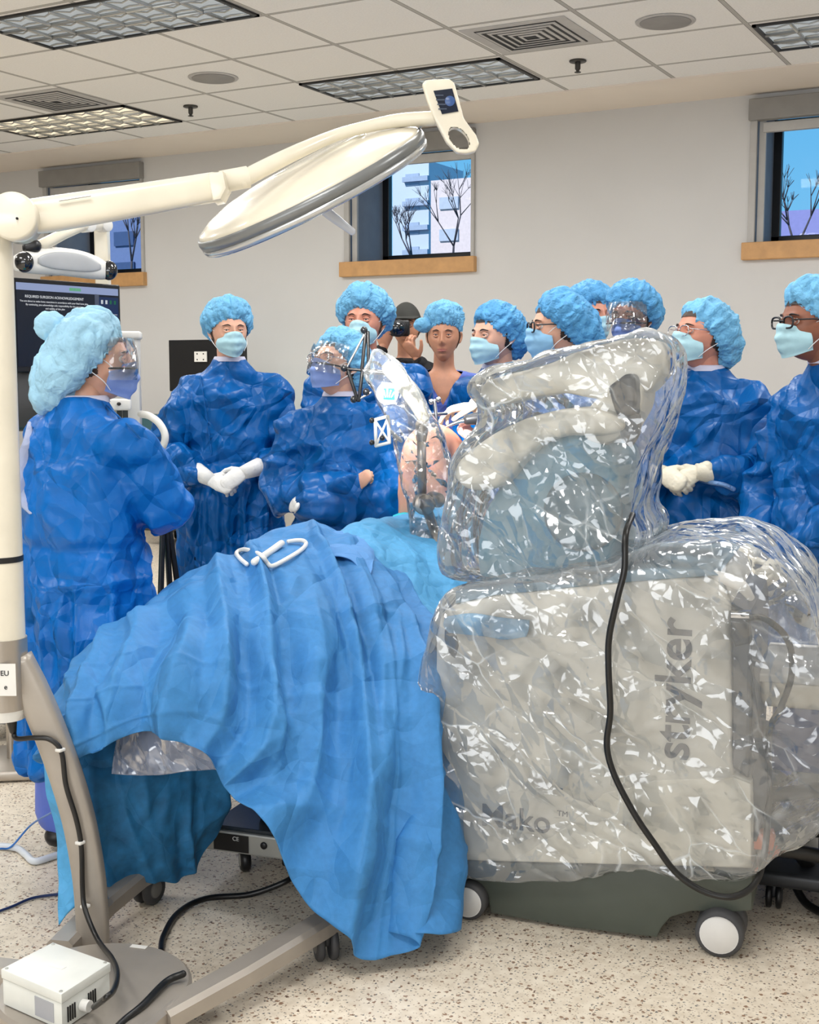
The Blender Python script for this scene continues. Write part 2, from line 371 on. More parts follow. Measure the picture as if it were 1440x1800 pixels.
def _plast(op, edge, col=(235,243,248)):
    def fn(nt, N, L):
        out = N['Material Output']; N.remove(N['Principled BSDF'])
        tr = N.new('ShaderNodeBsdfTransparent'); gl = N.new('ShaderNodeBsdfGlossy'); df = N.new('ShaderNodeBsdfDiffuse')
        gl.inputs['Roughness'].default_value = .13; gl.inputs[0].default_value = (1,1,1,1); df.inputs[0].default_value = lin(col)
        tc = N.new('ShaderNodeTexCoord')
        prev = None
        for q_, (s_, st, rot, sc3) in enumerate(((6, .07, (.3, .9, .5), (1, 1, .14)), (8, .045, (.2, -.75, 1.9), (1, .16, 1)), (17, .010, (.9, .3, 1.1), (1, 1, .25)))):
            w = N.new('ShaderNodeTexNoise'); w.inputs['Scale'].default_value = s_*.45; w.inputs['Detail'].default_value = 3; L.new(tc.outputs['Object'], w.inputs['Vector'])
            va = N.new('ShaderNodeVectorMath'); va.operation = 'MULTIPLY_ADD'; va.inputs[1].default_value = (1.3/s_,)*3
            L.new(w.outputs['Color'], va.inputs[0]); L.new(tc.outputs['Object'], va.inputs[2])
            mp = N.new('ShaderNodeMapping'); mp.vector_type = 'POINT'; mp.inputs['Rotation'].default_value = rot; mp.inputs['Scale'].default_value = (1,1,1)
            mp2 = N.new('ShaderNodeMapping'); mp2.inputs['Scale'].default_value = sc3; L.new(va.outputs[0], mp.inputs[0]); L.new(mp.outputs[0], mp2.inputs[0])
            v = N.new('ShaderNodeTexVoronoi'); v.feature = 'DISTANCE_TO_EDGE'; v.inputs['Scale'].default_value = s_; L.new(mp2.outputs[0], v.inputs['Vector'])
            bp = N.new('ShaderNodeBump'); bp.inputs['Strength'].default_value = 1; bp.inputs['Distance'].default_value = st; L.new(v.outputs[0], bp.inputs['Height'])
            if prev: L.new(prev.outputs[0], bp.inputs['Normal'])
            prev = bp
            if q_ == 1: v1 = v
        fade = N.new('ShaderNodeTexNoise'); fade.inputs['Scale'].default_value = 4; L.new(tc.outputs['Object'], fade.inputs['Vector'])
        fr2 = N.new('ShaderNodeMapRange'); fr2.inputs[1].default_value = .48; fr2.inputs[2].default_value = .68; L.new(fade.outputs[0], fr2.inputs[0])
        L.new(prev.outputs[0], gl.inputs['Normal'])
        # folded film is denser along its creases; its whitening also paints in highlight streaks
        cr = N.new('ShaderNodeMapRange'); cr.inputs[1].default_value = 0; cr.inputs[2].default_value = .03; cr.inputs[3].default_value = .40; cr.inputs[4].default_value = 0
        L.new(v1.outputs[0], cr.inputs[0])
        lw = N.new('ShaderNodeLayerWeight'); lw.inputs[0].default_value = .35
        a1 = N.new('ShaderNodeMath'); a1.operation = 'MULTIPLY_ADD'; a1.inputs[1].default_value = edge; a1.inputs[2].default_value = op; L.new(lw.outputs['Facing'], a1.inputs[0])
        a2 = N.new('ShaderNodeMath'); a2.operation = 'ADD'; a2.use_clamp = True; L.new(a1.outputs[0], a2.inputs[0]); cm = N.new('ShaderNodeMath'); cm.operation = 'MULTIPLY'; L.new(cr.outputs[0], cm.inputs[0]); L.new(fr2.outputs[0], cm.inputs[1]); L.new(cm.outputs[0], a2.inputs[1])
        m1 = N.new('ShaderNodeMixShader'); L.new(a2.outputs[0], m1.inputs[0]); L.new(tr.outputs[0], m1.inputs[1]); L.new(df.outputs[0], m1.inputs[2])
        fr = N.new('ShaderNodeFresnel'); fr.inputs[0].default_value = 1.6; L.new(prev.outputs[0], fr.inputs['Normal'])
        fm = N.new('ShaderNodeMath'); fm.operation = 'MULTIPLY_ADD'; fm.use_clamp = True; fm.inputs[1].default_value = 1.2; fm.inputs[2].default_value = .05; L.new(fr.outputs[0], fm.inputs[0])
        m2 = N.new('ShaderNodeMixShader'); L.new(fm.outputs[0], m2.inputs[0]); L.new(m1.outputs[0], m2.inputs[1]); L.new(gl.outputs[0], m2.inputs[2])
        L.new(m2.outputs[0], out.inputs[0])
    return fn
M_film = special('clear_plastic_film', _plast(.10, .42))
M_filmC = special('clear_plastic_film_thin', _plast(.04, .25))
def _glass(nt, N, L):
    out = N['Material Output']; N.remove(N['Principled BSDF']); tr = N.new('ShaderNodeBsdfTransparent'); gl = N.new('ShaderNodeBsdfGlossy')
    gl.inputs['Roughness'].default_value = .02; mx = N.new('ShaderNodeMixShader'); mx.inputs[0].default_value = .006
    L.new(tr.outputs[0], mx.inputs[1]); L.new(gl.outputs[0], mx.inputs[2]); L.new(mx.outputs[0], out.inputs[0])
M_glass = special('window_glass', _glass)
M_shield = special('clear_face_shield', _plast(.03, .15))
# ------------------------------------------------------------------ room shell
def _floor(nt, N, L):
    b = N['Principled BSDF']; b.inputs['Roughness'].default_value = .38; ge = N.new('ShaderNodeNewGeometry')
    base = N.new('ShaderNodeTexNoise'); base.inputs['Scale'].default_value = 30; base.inputs['Detail'].default_value = 6; L.new(ge.outputs['Position'], base.inputs['Vector'])
    cr = N.new('ShaderNodeValToRGB'); cr.color_ramp.elements[0].color = lin((222,208,187)); cr.color_ramp.elements[1].color = lin((238,226,206)); cr.color_ramp.elements[0].position = .35; cr.color_ramp.elements[1].position = .65
    L.new(base.outputs[0], cr.inputs[0]); col = cr.outputs[0]
    for sc, th, thc, c in ((62, .30, .62, (150,120,96)), (95, .28, .60, (120,116,110)), (48, .2, .74, (108,84,66)), (120, .3, .5, (186,170,150))):
        v = N.new('ShaderNodeTexVoronoi'); v.inputs['Scale'].default_value = sc
        w = N.new('ShaderNodeTexNoise'); w.inputs['Scale'].default_value = sc*1.5; L.new(ge.outputs['Position'], w.inputs['Vector'])
        va = N.new('ShaderNodeVectorMath'); va.operation = 'MULTIPLY_ADD'; va.inputs[1].default_value = (1.0/sc,)*3; L.new(w.outputs['Color'], va.inputs[0]); L.new(ge.outputs['Position'], va.inputs[2])
        L.new(va.outputs[0], v.inputs['Vector'])
        a = N.new('ShaderNodeMath'); a.operation = 'LESS_THAN'; a.inputs[1].default_value = th; L.new(v.outputs['Distance'], a.inputs[0])
        sp = N.new('ShaderNodeSeparateColor'); L.new(v.outputs['Color'], sp.inputs[0])
        g = N.new('ShaderNodeMath'); g.operation = 'GREATER_THAN'; g.inputs[1].default_value = thc; L.new(sp.outputs[0], g.inputs[0])
        mm = N.new('ShaderNodeMath'); mm.operation = 'MULTIPLY'; L.new(a.outputs[0], mm.inputs[0]); L.new(g.outputs[0], mm.inputs[1])
        mx = N.new('ShaderNodeMix'); mx.data_type = 'RGBA'; L.new(mm.outputs[0], mx.inputs[0]); L.new(col, mx.inputs[6]); mx.inputs[7].default_value = lin(c); col = mx.outputs[2]
    L.new(col, b.inputs['Base Color'])
M_floor = special('speckled_vinyl_floor', _floor)
def _ceil(nt, N, L):
    b = N['Principled BSDF']; b.inputs['Roughness'].default_value = .9; ge = N.new('ShaderNodeNewGeometry'); sp = N.new('ShaderNodeSeparateXYZ'); L.new(ge.outputs['Position'], sp.inputs[0])
    outs = []
    for ax, off, per in ((0, -2.74, .775), (1, 8.35, .735)):
        s = N.new('ShaderNodeMath'); s.operation = 'SUBTRACT'; s.inputs[1].default_value = off-20*per; L.new(sp.outputs[ax], s.inputs[0])
        d = N.new('ShaderNodeMath'); d.operation = 'DIVIDE'; d.inputs[1].default_value = per; L.new(s.outputs[0], d.inputs[0])
        pp = N.new('ShaderNodeMath'); pp.operation = 'PINGPONG'; pp.inputs[1].default_value = .5; L.new(d.outputs[0], pp.inputs[0])
        ml = N.new('ShaderNodeMath'); ml.operation = 'MULTIPLY'; ml.inputs[1].default_value = per; L.new(pp.outputs[0], ml.inputs[0]); outs.append(ml)
    mn = N.new('ShaderNodeMath'); mn.operation = 'MINIMUM'; L.new(outs[0].outputs[0], mn.inputs[0]); L.new(outs[1].outputs[0], mn.inputs[1])
    rp = N.new('ShaderNodeValToRGB'); rp.color_ramp.interpolation = 'CONSTANT'; e = rp.color_ramp.elements
    e[0].position = 0; e[0].color = lin((186,184,180)); e[1].position = .011; e[1].color = lin((120,118,116)); e2 = e.new(.0155); e2.color = lin((246,245,243))
    L.new(mn.outputs[0], rp.inputs[0])
    n = N.new('ShaderNodeTexNoise'); n.inputs['Scale'].default_value = 90; n.inputs['Detail'].default_value = 6; L.new(ge.outputs['Position'], n.inputs['Vector'])
    mr = N.new('ShaderNodeMapRange'); mr.inputs[1].default_value = .35; mr.inputs[2].default_value = .65; mr.inputs[3].default_value = .96; mr.inputs[4].default_value = 1.02; L.new(n.outputs[0], mr.inputs[0])
    mx = N.new('ShaderNodeMix'); mx.data_type = 'RGBA'; mx.blend_type = 'MULTIPLY'; mx.inputs[0].default_value = 1; L.new(rp.outputs[0], mx.inputs[6]); L.new(mr.outputs[0], mx.inputs[7]); L.new(mx.outputs[2], b.inputs['Base Color'])
    bp = N.new('ShaderNodeBump'); bp.inputs['Distance'].default_value = .003; L.new(n.outputs[0], bp.inputs['Height']); L.new(bp.outputs[0], b.inputs['Normal'])
M_ceil = special('acoustic_tile_ceiling', _ceil)
M_wall = mat('painted_wall', (218, 217, 215), .75, var=(2, .02), bump=[(260, .0004, 'n')])
M_soffit = mat('soffit_paint', (240, 230, 218), .8, var=(2, .02))
X0, X1, Y0 = -12.5, 3.2, -3.0
struct('floor', box(((X0+X1)/2, (Y0+WALL_Y)/2, -.05), (X1-X0+.4, WALL_Y-Y0+.4, .1)), M_floor, smooth=False)
struct('ceiling', box(((X0+X1)/2, (Y0+8.75)/2, CEIL+.05), (X1-X0, 8.75-Y0, .1)), M_ceil, smooth=False)
struct('trim_1', box(((X0+X1)/2, (8.75+WALL_Y)/2, CEIL+.045), (X1-X0, WALL_Y-8.75, .11)), M_soffit, smooth=False)
struct('wall_left', box((X0-.1, (Y0+WALL_Y)/2, CEIL/2), (.2, WALL_Y-Y0, CEIL)), M_wall, smooth=False)
struct('wall_right', box((X1+.1, (Y0+WALL_Y)/2, CEIL/2), (.2, WALL_Y-Y0, CEIL)), M_wall, smooth=False)
struct('wall_front', box(((X0+X1)/2, Y0-.1, CEIL/2), (X1-X0, .2, CEIL)), M_wall, smooth=False)
WT = .80; wins = [(-9.27, -8.03), (-5.82, -4.60), (-2.385, -1.165)]; WZ0, WZ1 = 2.40, 3.46
g = G(); xs = [X0]+[q for w in wins for q in w]+[X1]
for i in range(0, len(xs), 2):
    box(((xs[i]+xs[i+1])/2, WALL_Y+WT/2, CEIL/2), (xs[i+1]-xs[i], WT, CEIL), g=g)
for a, b_ in wins:
    box(((a+b_)/2, WALL_Y+WT/2, WZ0/2), (b_-a, WT, WZ0), g=g); box(((a+b_)/2, WALL_Y+WT/2, (WZ1+CEIL)/2), (b_-a, WT, CEIL-WZ1), g=g)
struct('wall_back', g, M_wall, smooth=False)
struct('baseboard_back', box(((X0+X1)/2, WALL_Y-.008, .06), (X1-X0, .016, .12), .003), mat('rubber_base', (96,92,88), .6), smooth=False)
M_valance = mat('shade_valance_grey', (150, 148, 144), .5)
for i, (a, b_) in enumerate(wins):
    c = (a+b_)/2; w = b_-a
    g = G(); fy = WALL_Y+.62       # black sash set deep in the reveal
    z0, z1 = WZ0+.04, WZ1-.05; t = .085
    box((a+t/2+.26*(i>0)*0, fy, (z0+z1)/2), (t, .06, z1-z0), .006, g=g); box((b_-.02, fy, (z0+z1)/2), (.04, .06, z1-z0), .006, g=g)
    box((c, fy, z0+t*.6), (w, .06, t*1.2), .006, g=g); box((c, fy, z1-.02), (w, .06, .04), .006, g=g)
    win = struct('window_%d' % (i+1), g, M_blackf, smooth=False)
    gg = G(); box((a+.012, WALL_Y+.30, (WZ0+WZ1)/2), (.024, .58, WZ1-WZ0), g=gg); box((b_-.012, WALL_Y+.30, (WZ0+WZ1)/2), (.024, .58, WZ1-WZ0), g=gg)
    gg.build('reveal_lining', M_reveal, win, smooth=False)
    box((c, fy+.005, (z0+z1)/2), (w-.05, .008, z1-z0-.1)).build('pane', M_glass, win, smooth=False)
    gg = G(); box((a+.02, WALL_Y-.012, (WZ0+WZ1)/2), (.05, .03, WZ1-WZ0), .004, g=gg); box((a+.075, WALL_Y+.03, (WZ0+WZ1-.1)/2), (.05, .03, WZ1-WZ0-.1), .004, g=gg)
    box((b_-.01, WALL_Y-.012, (WZ0+WZ1)/2), (.03, .03, WZ1-WZ0), .004, g=gg)
    gg.build('window_casing', mat('casing_light_grey', (188, 186, 182), .5), win, smooth=False)
    box((c, WALL_Y-.03, WZ1-.085), (w+.02, .085, .15), .006).build('shade_valance', M_valance, win, smooth=False)
    box((c+.03, WALL_Y+.02, WZ1-.205), (w-.10, .05, .07), .006).build('roller_shade', mat('shade_bar', (196, 194, 190), .5), win, smooth=False)
    box((c-.01, WALL_Y-.02, WZ0-.02), (w+.06, .075, .125), .006).build('window_sill', M_wood, win, smooth=False)

# ceiling fixtures
M_louv = mat('parabolic_louver', (188, 190, 188), .25, metal=.6)
def troffer(name, x0, x1, y0, y1, lit, lab, detail=True, grp=None):
    root = thing(name, ((x0+x1)/2, (y0+y1)/2, CEIL), lab, 'ceiling light', grp)
    z = CEIL-.006; g = G()
    for (cx, cy, sx, sy) in (((x0+x1)/2, y0+.012, x1-x0, .024), ((x0+x1)/2, y1-.012, x1-x0, .024), (x0+.012, (y0+y1)/2, .024, y1-y0), (x1-.012, (y0+y1)/2, .024, y1-y0)):
        box((cx, cy, z), (sx, sy, .014), g=g)
    g.build('frame', mat('troffer_frame', (40, 40, 40), .5), root, smooth=False)
    # louvered troffer: curved reflector cells hang below a lamp panel just under the tile line
    box(((x0+x1)/2, (y0+y1)/2, CEIL-.0015), (x1-x0-.05, y1-y0-.05, .003)).build('diffuser', emat('lamp_panel_'+('warm' if lit == 2 else 'dim' if lit == 1 else 'lit'), (255, 238, 205) if lit == 2 else (235, 240, 240), {2: 1.0, 1: .42, 0: .55}[lit]), root, smooth=False)
    g = G(); nx, ny = 8, 3; dx = (x1-x0-.05)/nx; dy = (y1-y0-.05)/ny
    for i in range(1, nx): box((x0+.025+i*dx, (y0+y1)/2, CEIL-.012), (.010, y1-y0-.05, .02), g=g)
    for j in range(1, ny): box(((x0+x1)/2, y0+.025+j*dy, CEIL-.012), (x1-x0-.05, .010, .02), g=g)
    for i in range(nx):       # curved blades
        for j in range(ny):
            cx, cy = x0+.025+(i+.5)*dx, y0+.025+(j+.5)*dy
            tube([(cx-dx*.42, cy+dy*.30, CEIL-.006), (cx, cy+dy*.12, CEIL-.013), (cx+dx*.42, cy+dy*.30, CEIL-.006)], .006, n=6, g=g)
            tube([(cx-dx*.42, cy-dy*.32, CEIL-.006), (cx, cy-dy*.18, CEIL-.012), (cx+dx*.42, cy-dy*.32, CEIL-.006)], .005, n=6, g=g)
    g.build('louver', M_louv, root)
troffer('ceiling_light', -8.17, -6.62, 7.62, 8.32, 2, 'warm lit louvered ceiling light at the left, nearest the left window')
troffer('ceiling_light', -5.07, -3.54, 7.66, 8.32, 1, 'unlit-looking louvered ceiling light behind the surgical lamp panel, above the middle window')
troffer('ceiling_light', -1.94, -.40, 7.66, 8.32, 1, 'louvered ceiling light cut by the right edge of the picture near the right window')
troffer('ceiling_light', -5.86, -4.31, 5.45, 6.12, 1, 'nearest louvered ceiling light, cut by the top edge of the picture at upper left')
M_ventd = mat('vent_dark', (24, 24, 26), .6); M_ventw = mat('vent_white', (188, 186, 184), .5)
def vent(x, y, lab):
    s = .60; root = thing('ceiling_vent', (x, y, CEIL), lab, 'ceiling vent'); z = CEIL
    box((x, y, z-.003), (s*1.1, s*1.05, .006), .001).build('face_plate', M_ventw, root, smooth=False)
    box((x, y, z-.0075), (s*.86, s*.86, .003)).build('throat', M_ventd, root, smooth=False)
    for k in range(5):
        h = s*(.415-.078*k); g = G(); zz = z-.012
        V = []; 
        for (r, dz) in ((h, 0.0), (h-.020, -.002)): V += [(x-r, y-r, zz+dz), (x+r, y-r, zz+dz), (x+r, y+r, zz+dz), (x-r, y+r, zz+dz)]
        V += [(a, b, c+.003) for a, b, c in V]
        F = []
        for q in range(4):
            n = (q+1) % 4; F += [(q, n, 4+n, 4+q), (8+q, 12+q, 12+n, 8+n), (q, 8+q, 8+n, n), (4+q, 4+n, 12+n, 12+q)]
        g.add(V, F); g.build('ring', M_ventw, root, smooth=False)
vent(-3.15, 7.27, 'square ceiling diffuser vent with stepped rings between two tiles above the wall, upper right')
vent(-6.95, 7.27, 'square ceiling diffuser vent at the upper left beside the warm lit ceiling light')
for (px, py, lab) in ((375, 136, 'round flush ceiling speaker above the surgical lamp arm, on the left'), (1170, 37, 'round flush ceiling speaker to the right of the ceiling vent')):
    p = WC(px, py); r = .17
    t = thing('ceiling_speaker', p, lab, 'ceiling speaker')
    disc(p-UP*.004, (0,0,1), r, .008, g=(g := G())); g.build('rim', M_ventw, t)
    disc(p-UP*.010, (0,0,1), r*.86, .008, g=(g := G())); g.build('grille', mat('speaker_grille', (150,148,146), .7), t)
for (px, py, lab) in ((335, 186, 'small dark sprinkler head on the ceiling at the left, beside the lit light'), (1016, 106, 'small dark sprinkler head on the ceiling below the right-hand vent')):
    p = WC(px, py); t = thing('sprinkler', p, lab, 'sprinkler'); g = G()
    disc(p-UP*.006, (0,0,1), .055, .012, g=g); g.build('escutcheon', mat('sprinkler_bronze', (70, 68, 64), .4, metal=.5), t)
    g = G(); tube([p-UP*.01, p-UP*.05], .018, n=10, g=g); tube([p-UP*.05, p-UP*.07], [.014, .010], n=10, g=g); disc(p-UP*.075, (0,0,1), .022, .005, g=g)
    g.build('head', mat('sprinkler_bronze', (70, 68, 64), .4, metal=.5), t)

# ------------------------------------------------------------------ outside, seen through the windows
M_bld = mat('pale_tower', (186, 196, 208), .8, var=(.2, .06)); M_bldd = mat('tower_glass', (150, 164, 186), .6); M_brick = mat('pale_brick', (214, 198, 196), .8)
struct('ground_outside', box((-20, 60, -1.2), (160, 100, .2)), mat('street', (120, 124, 130), .9), smooth=False)
def outp(px, py, y): return WW(px, py, y)
t = thing('building', outp(738, 900, 60), 'tall blue-grey tower with stacked balconies seen through the middle window', 'building')
a, b_ = outp(690, 288, 60), outp(754, 288, 60)
box(((a.x+b_.x)/2, 62, a.z/2-1), (b_.x-a.x, 4, a.z+2)).build('wall', M_bld, t, smooth=False)
for k in range(11):
    z = a.z-.9-k*1.25; bx = box((b_.x-.7, 59.9, z), (1.5, .3, .25)); bx.build('balcony', M_bldd, t, smooth=False)
    box((a.x+1.2, 59.98, z), (.8, .06, .6)).build('window', M_bldd, t, smooth=False)
t = thing('building', outp(800, 900, 50), 'lower pale pinkish office block seen to the right of the tower through the middle window', 'building')
a, b_ = outp(754, 318, 50), outp(980, 318, 50)
box(((a.x+b_.x)/2, 52, a.z/2-1), (b_.x-a.x-.2, 4, a.z+2)).build('wall', M_brick, t, smooth=False)
for k in range(5):
    for q in range(6): box((a.x+1.0+q*1.6, 49.97, a.z-1.0-k*1.35), (.9, .1, .5)).build('window', mat('office_glass', (176, 184, 198), .4), t, smooth=False)
t = thing('building', outp(1400, 900, 45), 'flat violet-grey rooftop at the bottom of the right window', 'building')
a, b_ = outp(1360, 372, 45), outp(1620, 372, 45)
box(((a.x+b_.x)/2, 47, a.z/2-1), (b_.x-a.x, 4, a.z+2)).build('wall', mat('violet_roof', (128, 128, 180), .8), t, smooth=False)
t = thing('building', outp(220, 900, 40), 'dark blue-grey block of flats seen through the left window', 'building')
a, b_ = outp(60, 335, 40), outp(262, 335, 40)
box(((a.x+b_.x)/2, 42, a.z/2-1), (b_.x-a.x, 4, a.z+2)).build('wall', mat('bluegrey_block', (92, 110, 150), .8), t, smooth=False)
for k in range(6):
    for q in range(8): box((a.x+1+q*1.9, 39.97, a.z-1.0-k*1.2), (1.0, .1, .55)).build('window', mat('dusk_glass', (60, 76, 112), .3), t, smooth=False)
M_bark = mat('bare_bark', (70, 64, 70), .9)
def baretree(px, py, y, h, lab, seed):
    rd = random.Random(seed); base = outp(px, py, y); base.z = -1.1; g = G(); top = outp(px, py, y).z
    def br(p, d, L, r, k):
        q = p+d*L; tube([p, q], [r, r*.65], n=6, g=g, round_=False)
        if k:
            for _ in range(3 if k > 1 else 4):
                e = (d+Vector((rd.uniform(-.8,.8), rd.uniform(-.5,.5), rd.uniform(-.1,.6)))).normalized(); br(q, e, L*rd.uniform(.55,.8), r*.6, k-1)
    br(base, Vector((0,0,1)), (top-base.z)*.62, h*.012, 0); br(base+Vector((0,0,(top-base.z)*.6)), Vector((.05,0,1)), (top-base.z)*.14, h*.008, 4)
    tag(g.build('bare_tree', M_bark), lab, 'tree')
baretree(1400, 290, 30, 6, 'leafless tree with fine branches seen through the right window', 3)
baretree(795, 300, 36, 6, 'leafless tree in front of the office block, through the middle window', 5)
baretree(722, 330, 34, 6, 'leafless tree in front of the tower, at the left of the middle window', 8)
baretree(226, 330, 28, 6, 'leafless tree seen through the left window', 9)
# ------------------------------------------------------------------ people
def ico(sub):
    bm = bmesh.new(); bmesh.ops.create_icosphere(bm, subdivisions=sub, radius=1); bm.verts.index_update()
    v = np.array([tuple(x.co) for x in bm.verts]); f = [tuple(x.index for x in q.verts) for q in bm.faces]; bm.free(); return v, f
ICO_V, ICO_F = ico(6)
def sst(a, b, x): t = np.clip((x-a)/(b-a), 0, 1); return t*t*(3-2*t)
def head_shape(V, fem=0.0, grow=0.0):
    x, y, z = V[:,0]*(.077-.004*fem), V[:,1]*.099, V[:,2]*.120
    lo = sst(0, .12, -z)
    x = x*(1-.34*lo); front = sst(-.02, .05, y)
    y = np.where(y < 0, y*(1-.28*sst(.01, .11, -z)), y) + .010*lo*front
    y = y - .006*front*sst(.03,.11,z)
    g = lambda x0, z0, sx, sz: np.exp(-((x-x0)/sx)**2-((z-z0)/sz)**2)
    w = sst(.02, .07, y)
    d = .021*g(0,-.030,.012,.015)+.016*g(0,-.006,.0085,.024)+.0045*(g(.013,-.035,.008,.009)+g(-.013,-.035,.008,.009))
    d += .006*(g(.030,.024,.024,.008)+g(-.030,.024,.024,.008)) - .011*(g(.031,.004,.017,.013)+g(-.031,.004,.017,.013))
    d += .0035*g(0,-.060,.022,.005)+.004*g(0,-.071,.020,.006)-.002*g(0,-.0655,.026,.002) + .007*g(0,-.100,.020,.014) - .004*g(0,-.085,.02,.006)
    d += .004*(g(.042,-.028,.018,.02)+g(-.042,-.028,.018,.02))
    P = np.stack([x, y+d*w, z], 1)
    return P
def hsurf(x, z, base=0.0):      # y of the face surface at (x,z)
    a = np.linspace(.15, 1.0, 160); zz = np.clip(z/.120, -.98, .98); 
    best = None
    V = []
    for k in range(60):
        yy = k/59; r = yy*yy+zz*zz
        if r <= 1: V.append((math.sqrt(1-r), yy, zz))
    V = np.array(V); V = np.vstack([V*np.array([s,1,1]) for s in (1,)]); P = head_shape(V)
    i = np.argmin(np.abs(P[:,0]-abs(x))); return P[i,1]
def hand_geo(side, curl=(.5,.5,.5,.5), thumb=.3, spread=.0, s=1.0):
    # right hand: palm faces -Z, fingers +Y, thumb towards -X ; wrist at the origin
    g = G(); m = -1 if side == 'R' else 1
    tube([(0,-.035,0),(0,.01,0),(m*.002,.05,0),(0,.088,-.002)], [.026,.031,.040,.038], n=16, g=g, flat=.42, up=(0,0,1))
    xs = [.029,.010,-.009,-.027]; L = [.074,.081,.075,.060]; b0 = [.086,.091,.088,.080]; r = [.0092,.0095,.009,.008]
    for i in range(4):
        p = Vector((m*xs[i], b0[i]-.02, -.001)); pts = [p.copy()]; rad = [r[i]*1.1]; a = 0; p = Vector((m*xs[i], b0[i], -.001)); pts.append(p.copy()); rad.append(r[i]*1.08)
        for j, fr_ in enumerate((.45,.30,.25)):
            a += curl[i]*(1.25, 1.5, .9)[j]
            d = Vector((m*spread*(1.5-i)*.5, math.cos(a), -math.sin(a))).normalized(); p = p+d*L[i]*fr_; pts.append(p.copy()); rad.append(r[i]*(1.0,.92,.8)[j])
        tube(pts, rad, n=10, g=g)
    p = Vector((m*.022,.012,-.004)); pts = [p.copy()]; rad = [.015]; d = Vector((m*.75,.62,-.25)).normalized()
    for j, l in enumerate((.036,.032,.026)):
        p = p+d*l; pts.append(p.copy()); rad.append((.0125,.0105,.0085)[j]); d = (d+Vector((-m*thumb*.6,.25,-thumb*.5))).normalized()
    tube(pts, rad, n=10, g=g)
    g.v = [g.arr()*s]
    return remesh(g, .0034*s, 2, .4)
def place_hand(side, wrist, fdir, palm, **k):
    g = hand_geo(side, **k); y = Vector(fdir).normalized(); z = -(Vector(palm)-y*Vector(palm).dot(y)).normalized(); x = y.cross(z)
    g.xf(Matrix(((x.x,y.x,z.x,wrist[0]),(x.y,y.y,z.y,wrist[1]),(x.z,y.z,z.z,wrist[2]),(0,0,0,1)))); return g
def cap_geo(w=1.0, back=0.0, puff=1.0, tilt=32, seed=0, bun=False, tail=None, front=.050):
    n = 120; m = 44; V = []; F = []
    prof = crom([(.120,.0),(.116,.035),(.100,.072),(.070,.097),(.034,.108),(-.002,.106),(-.026,.094),(-.036,.086),(-.034,.080)], m)
    for i in range(m):
        h, r = prof[i]
        for k in range(n):
            t = 2*math.pi*k/n; cx, cy = math.sin(t), math.cos(t); pf = 1+(puff-1)*math.sin(math.pi*min(i/(m-6),1))**.8
            bb = back*max(0, -cy)**1.2*math.sin(math.pi*min(i/(m-4),1))
            V.append((cx*r*.93*w*pf, cy*r*1.13*pf*(1 if cy > 0 else w)-bb, h*(1+(puff-1)*.6)-bb*.5))
    V = np.array(V)
    for i in range(m-1):
        for k in range(n): F.append((i*n+k, (i+1)*n+k, (i+1)*n+(k+1)%n, i*n+(k+1)%n))
    N = normals(V, F); ang = np.arctan2(V[:,0], V[:,1]); ii = np.repeat(np.arange(m), n)/(m-1)
    q = np.stack([np.sin(ang)*4.2+seed, np.cos(ang)*4.2, ii*1.5+seed*3], 1)
    d = crease(q, 1.0, seed)*.013*np.clip(ii*2.2,0,1)+crease(V+seed, 15, seed)*.011+crease(V+seed, 34, seed+3)*.0045
    gat = np.sin(ang*30+perlin(np.stack([ang*3, ii*3, ii*0], 1))*4)*.0035*sst(.55,.95,ii)
    V = V+N*((d+.004)*(1-sst(.93,1,ii)*.7)+gat)[:,None]
    a = math.radians(tilt); ca, sa = math.cos(a), math.sin(a)      # tip the hem up in front, down to the nape
    y, z = V[:,1].copy(), V[:,2].copy(); V[:,1] = y*ca - z*sa - .012; V[:,2] = y*sa + z*ca + front-.097*sa+.036*ca
    g = G(); g.add(V, F)
    if bun:
        bb = sphere((0,-.112,.098), (.036,.046,.042), 28, 20); displace(bb, lambda p: crease(p, 40, 3)*.006); g.join(bb)
    if tail:
        bb = sphere(tail, (.055,.045,.035), 32, 24); displace(bb, lambda p: crease(p, 26, 5)*.010); g.join(bb)
    return g
def mask_geo():
    nu, nv = 40, 26; V = []; F = []
    for j in range(nv):
        v = j/(nv-1); z = -.004-.112*v
        for i in range(nu):
            u = -1+2*i/(nu-1); au = abs(u)
            wd = .068*(.80+.20*math.sin(math.pi*min(1, v*1.05))); x = u*wd
            zz = -.002-.110*v - .020*(u*u)*(1-v)**1.5 + .026*(u*u)*v**1.5
            y = .106 + .024*math.exp(-(u/.55)**2)*math.sin(math.pi*(.22+.66*v)) - .060*au**2.3 + .003
            y += .0028*math.sin(v*math.pi*6)*(1-au**2) - .014*v*v
            V.append((x, y, zz))
    for j in range(nv-1):
        for i in range(nu-1): F.append((j*nu+i, j*nu+i+1, (j+1)*nu+i+1, (j+1)*nu+i))
    V = np.array(V); d = perlin(V*45)*.0035+crease(V, 24, 2)*.003; V[:,1] += d
    n = len(V); V2 = V-np.array([0,.0035,0]); F2 = [tuple(a+n for a in reversed(f)) for f in F]
    g = G(); g.add(V, F); g.add(V2, [tuple(a-n for a in f) for f in F2])
    return g
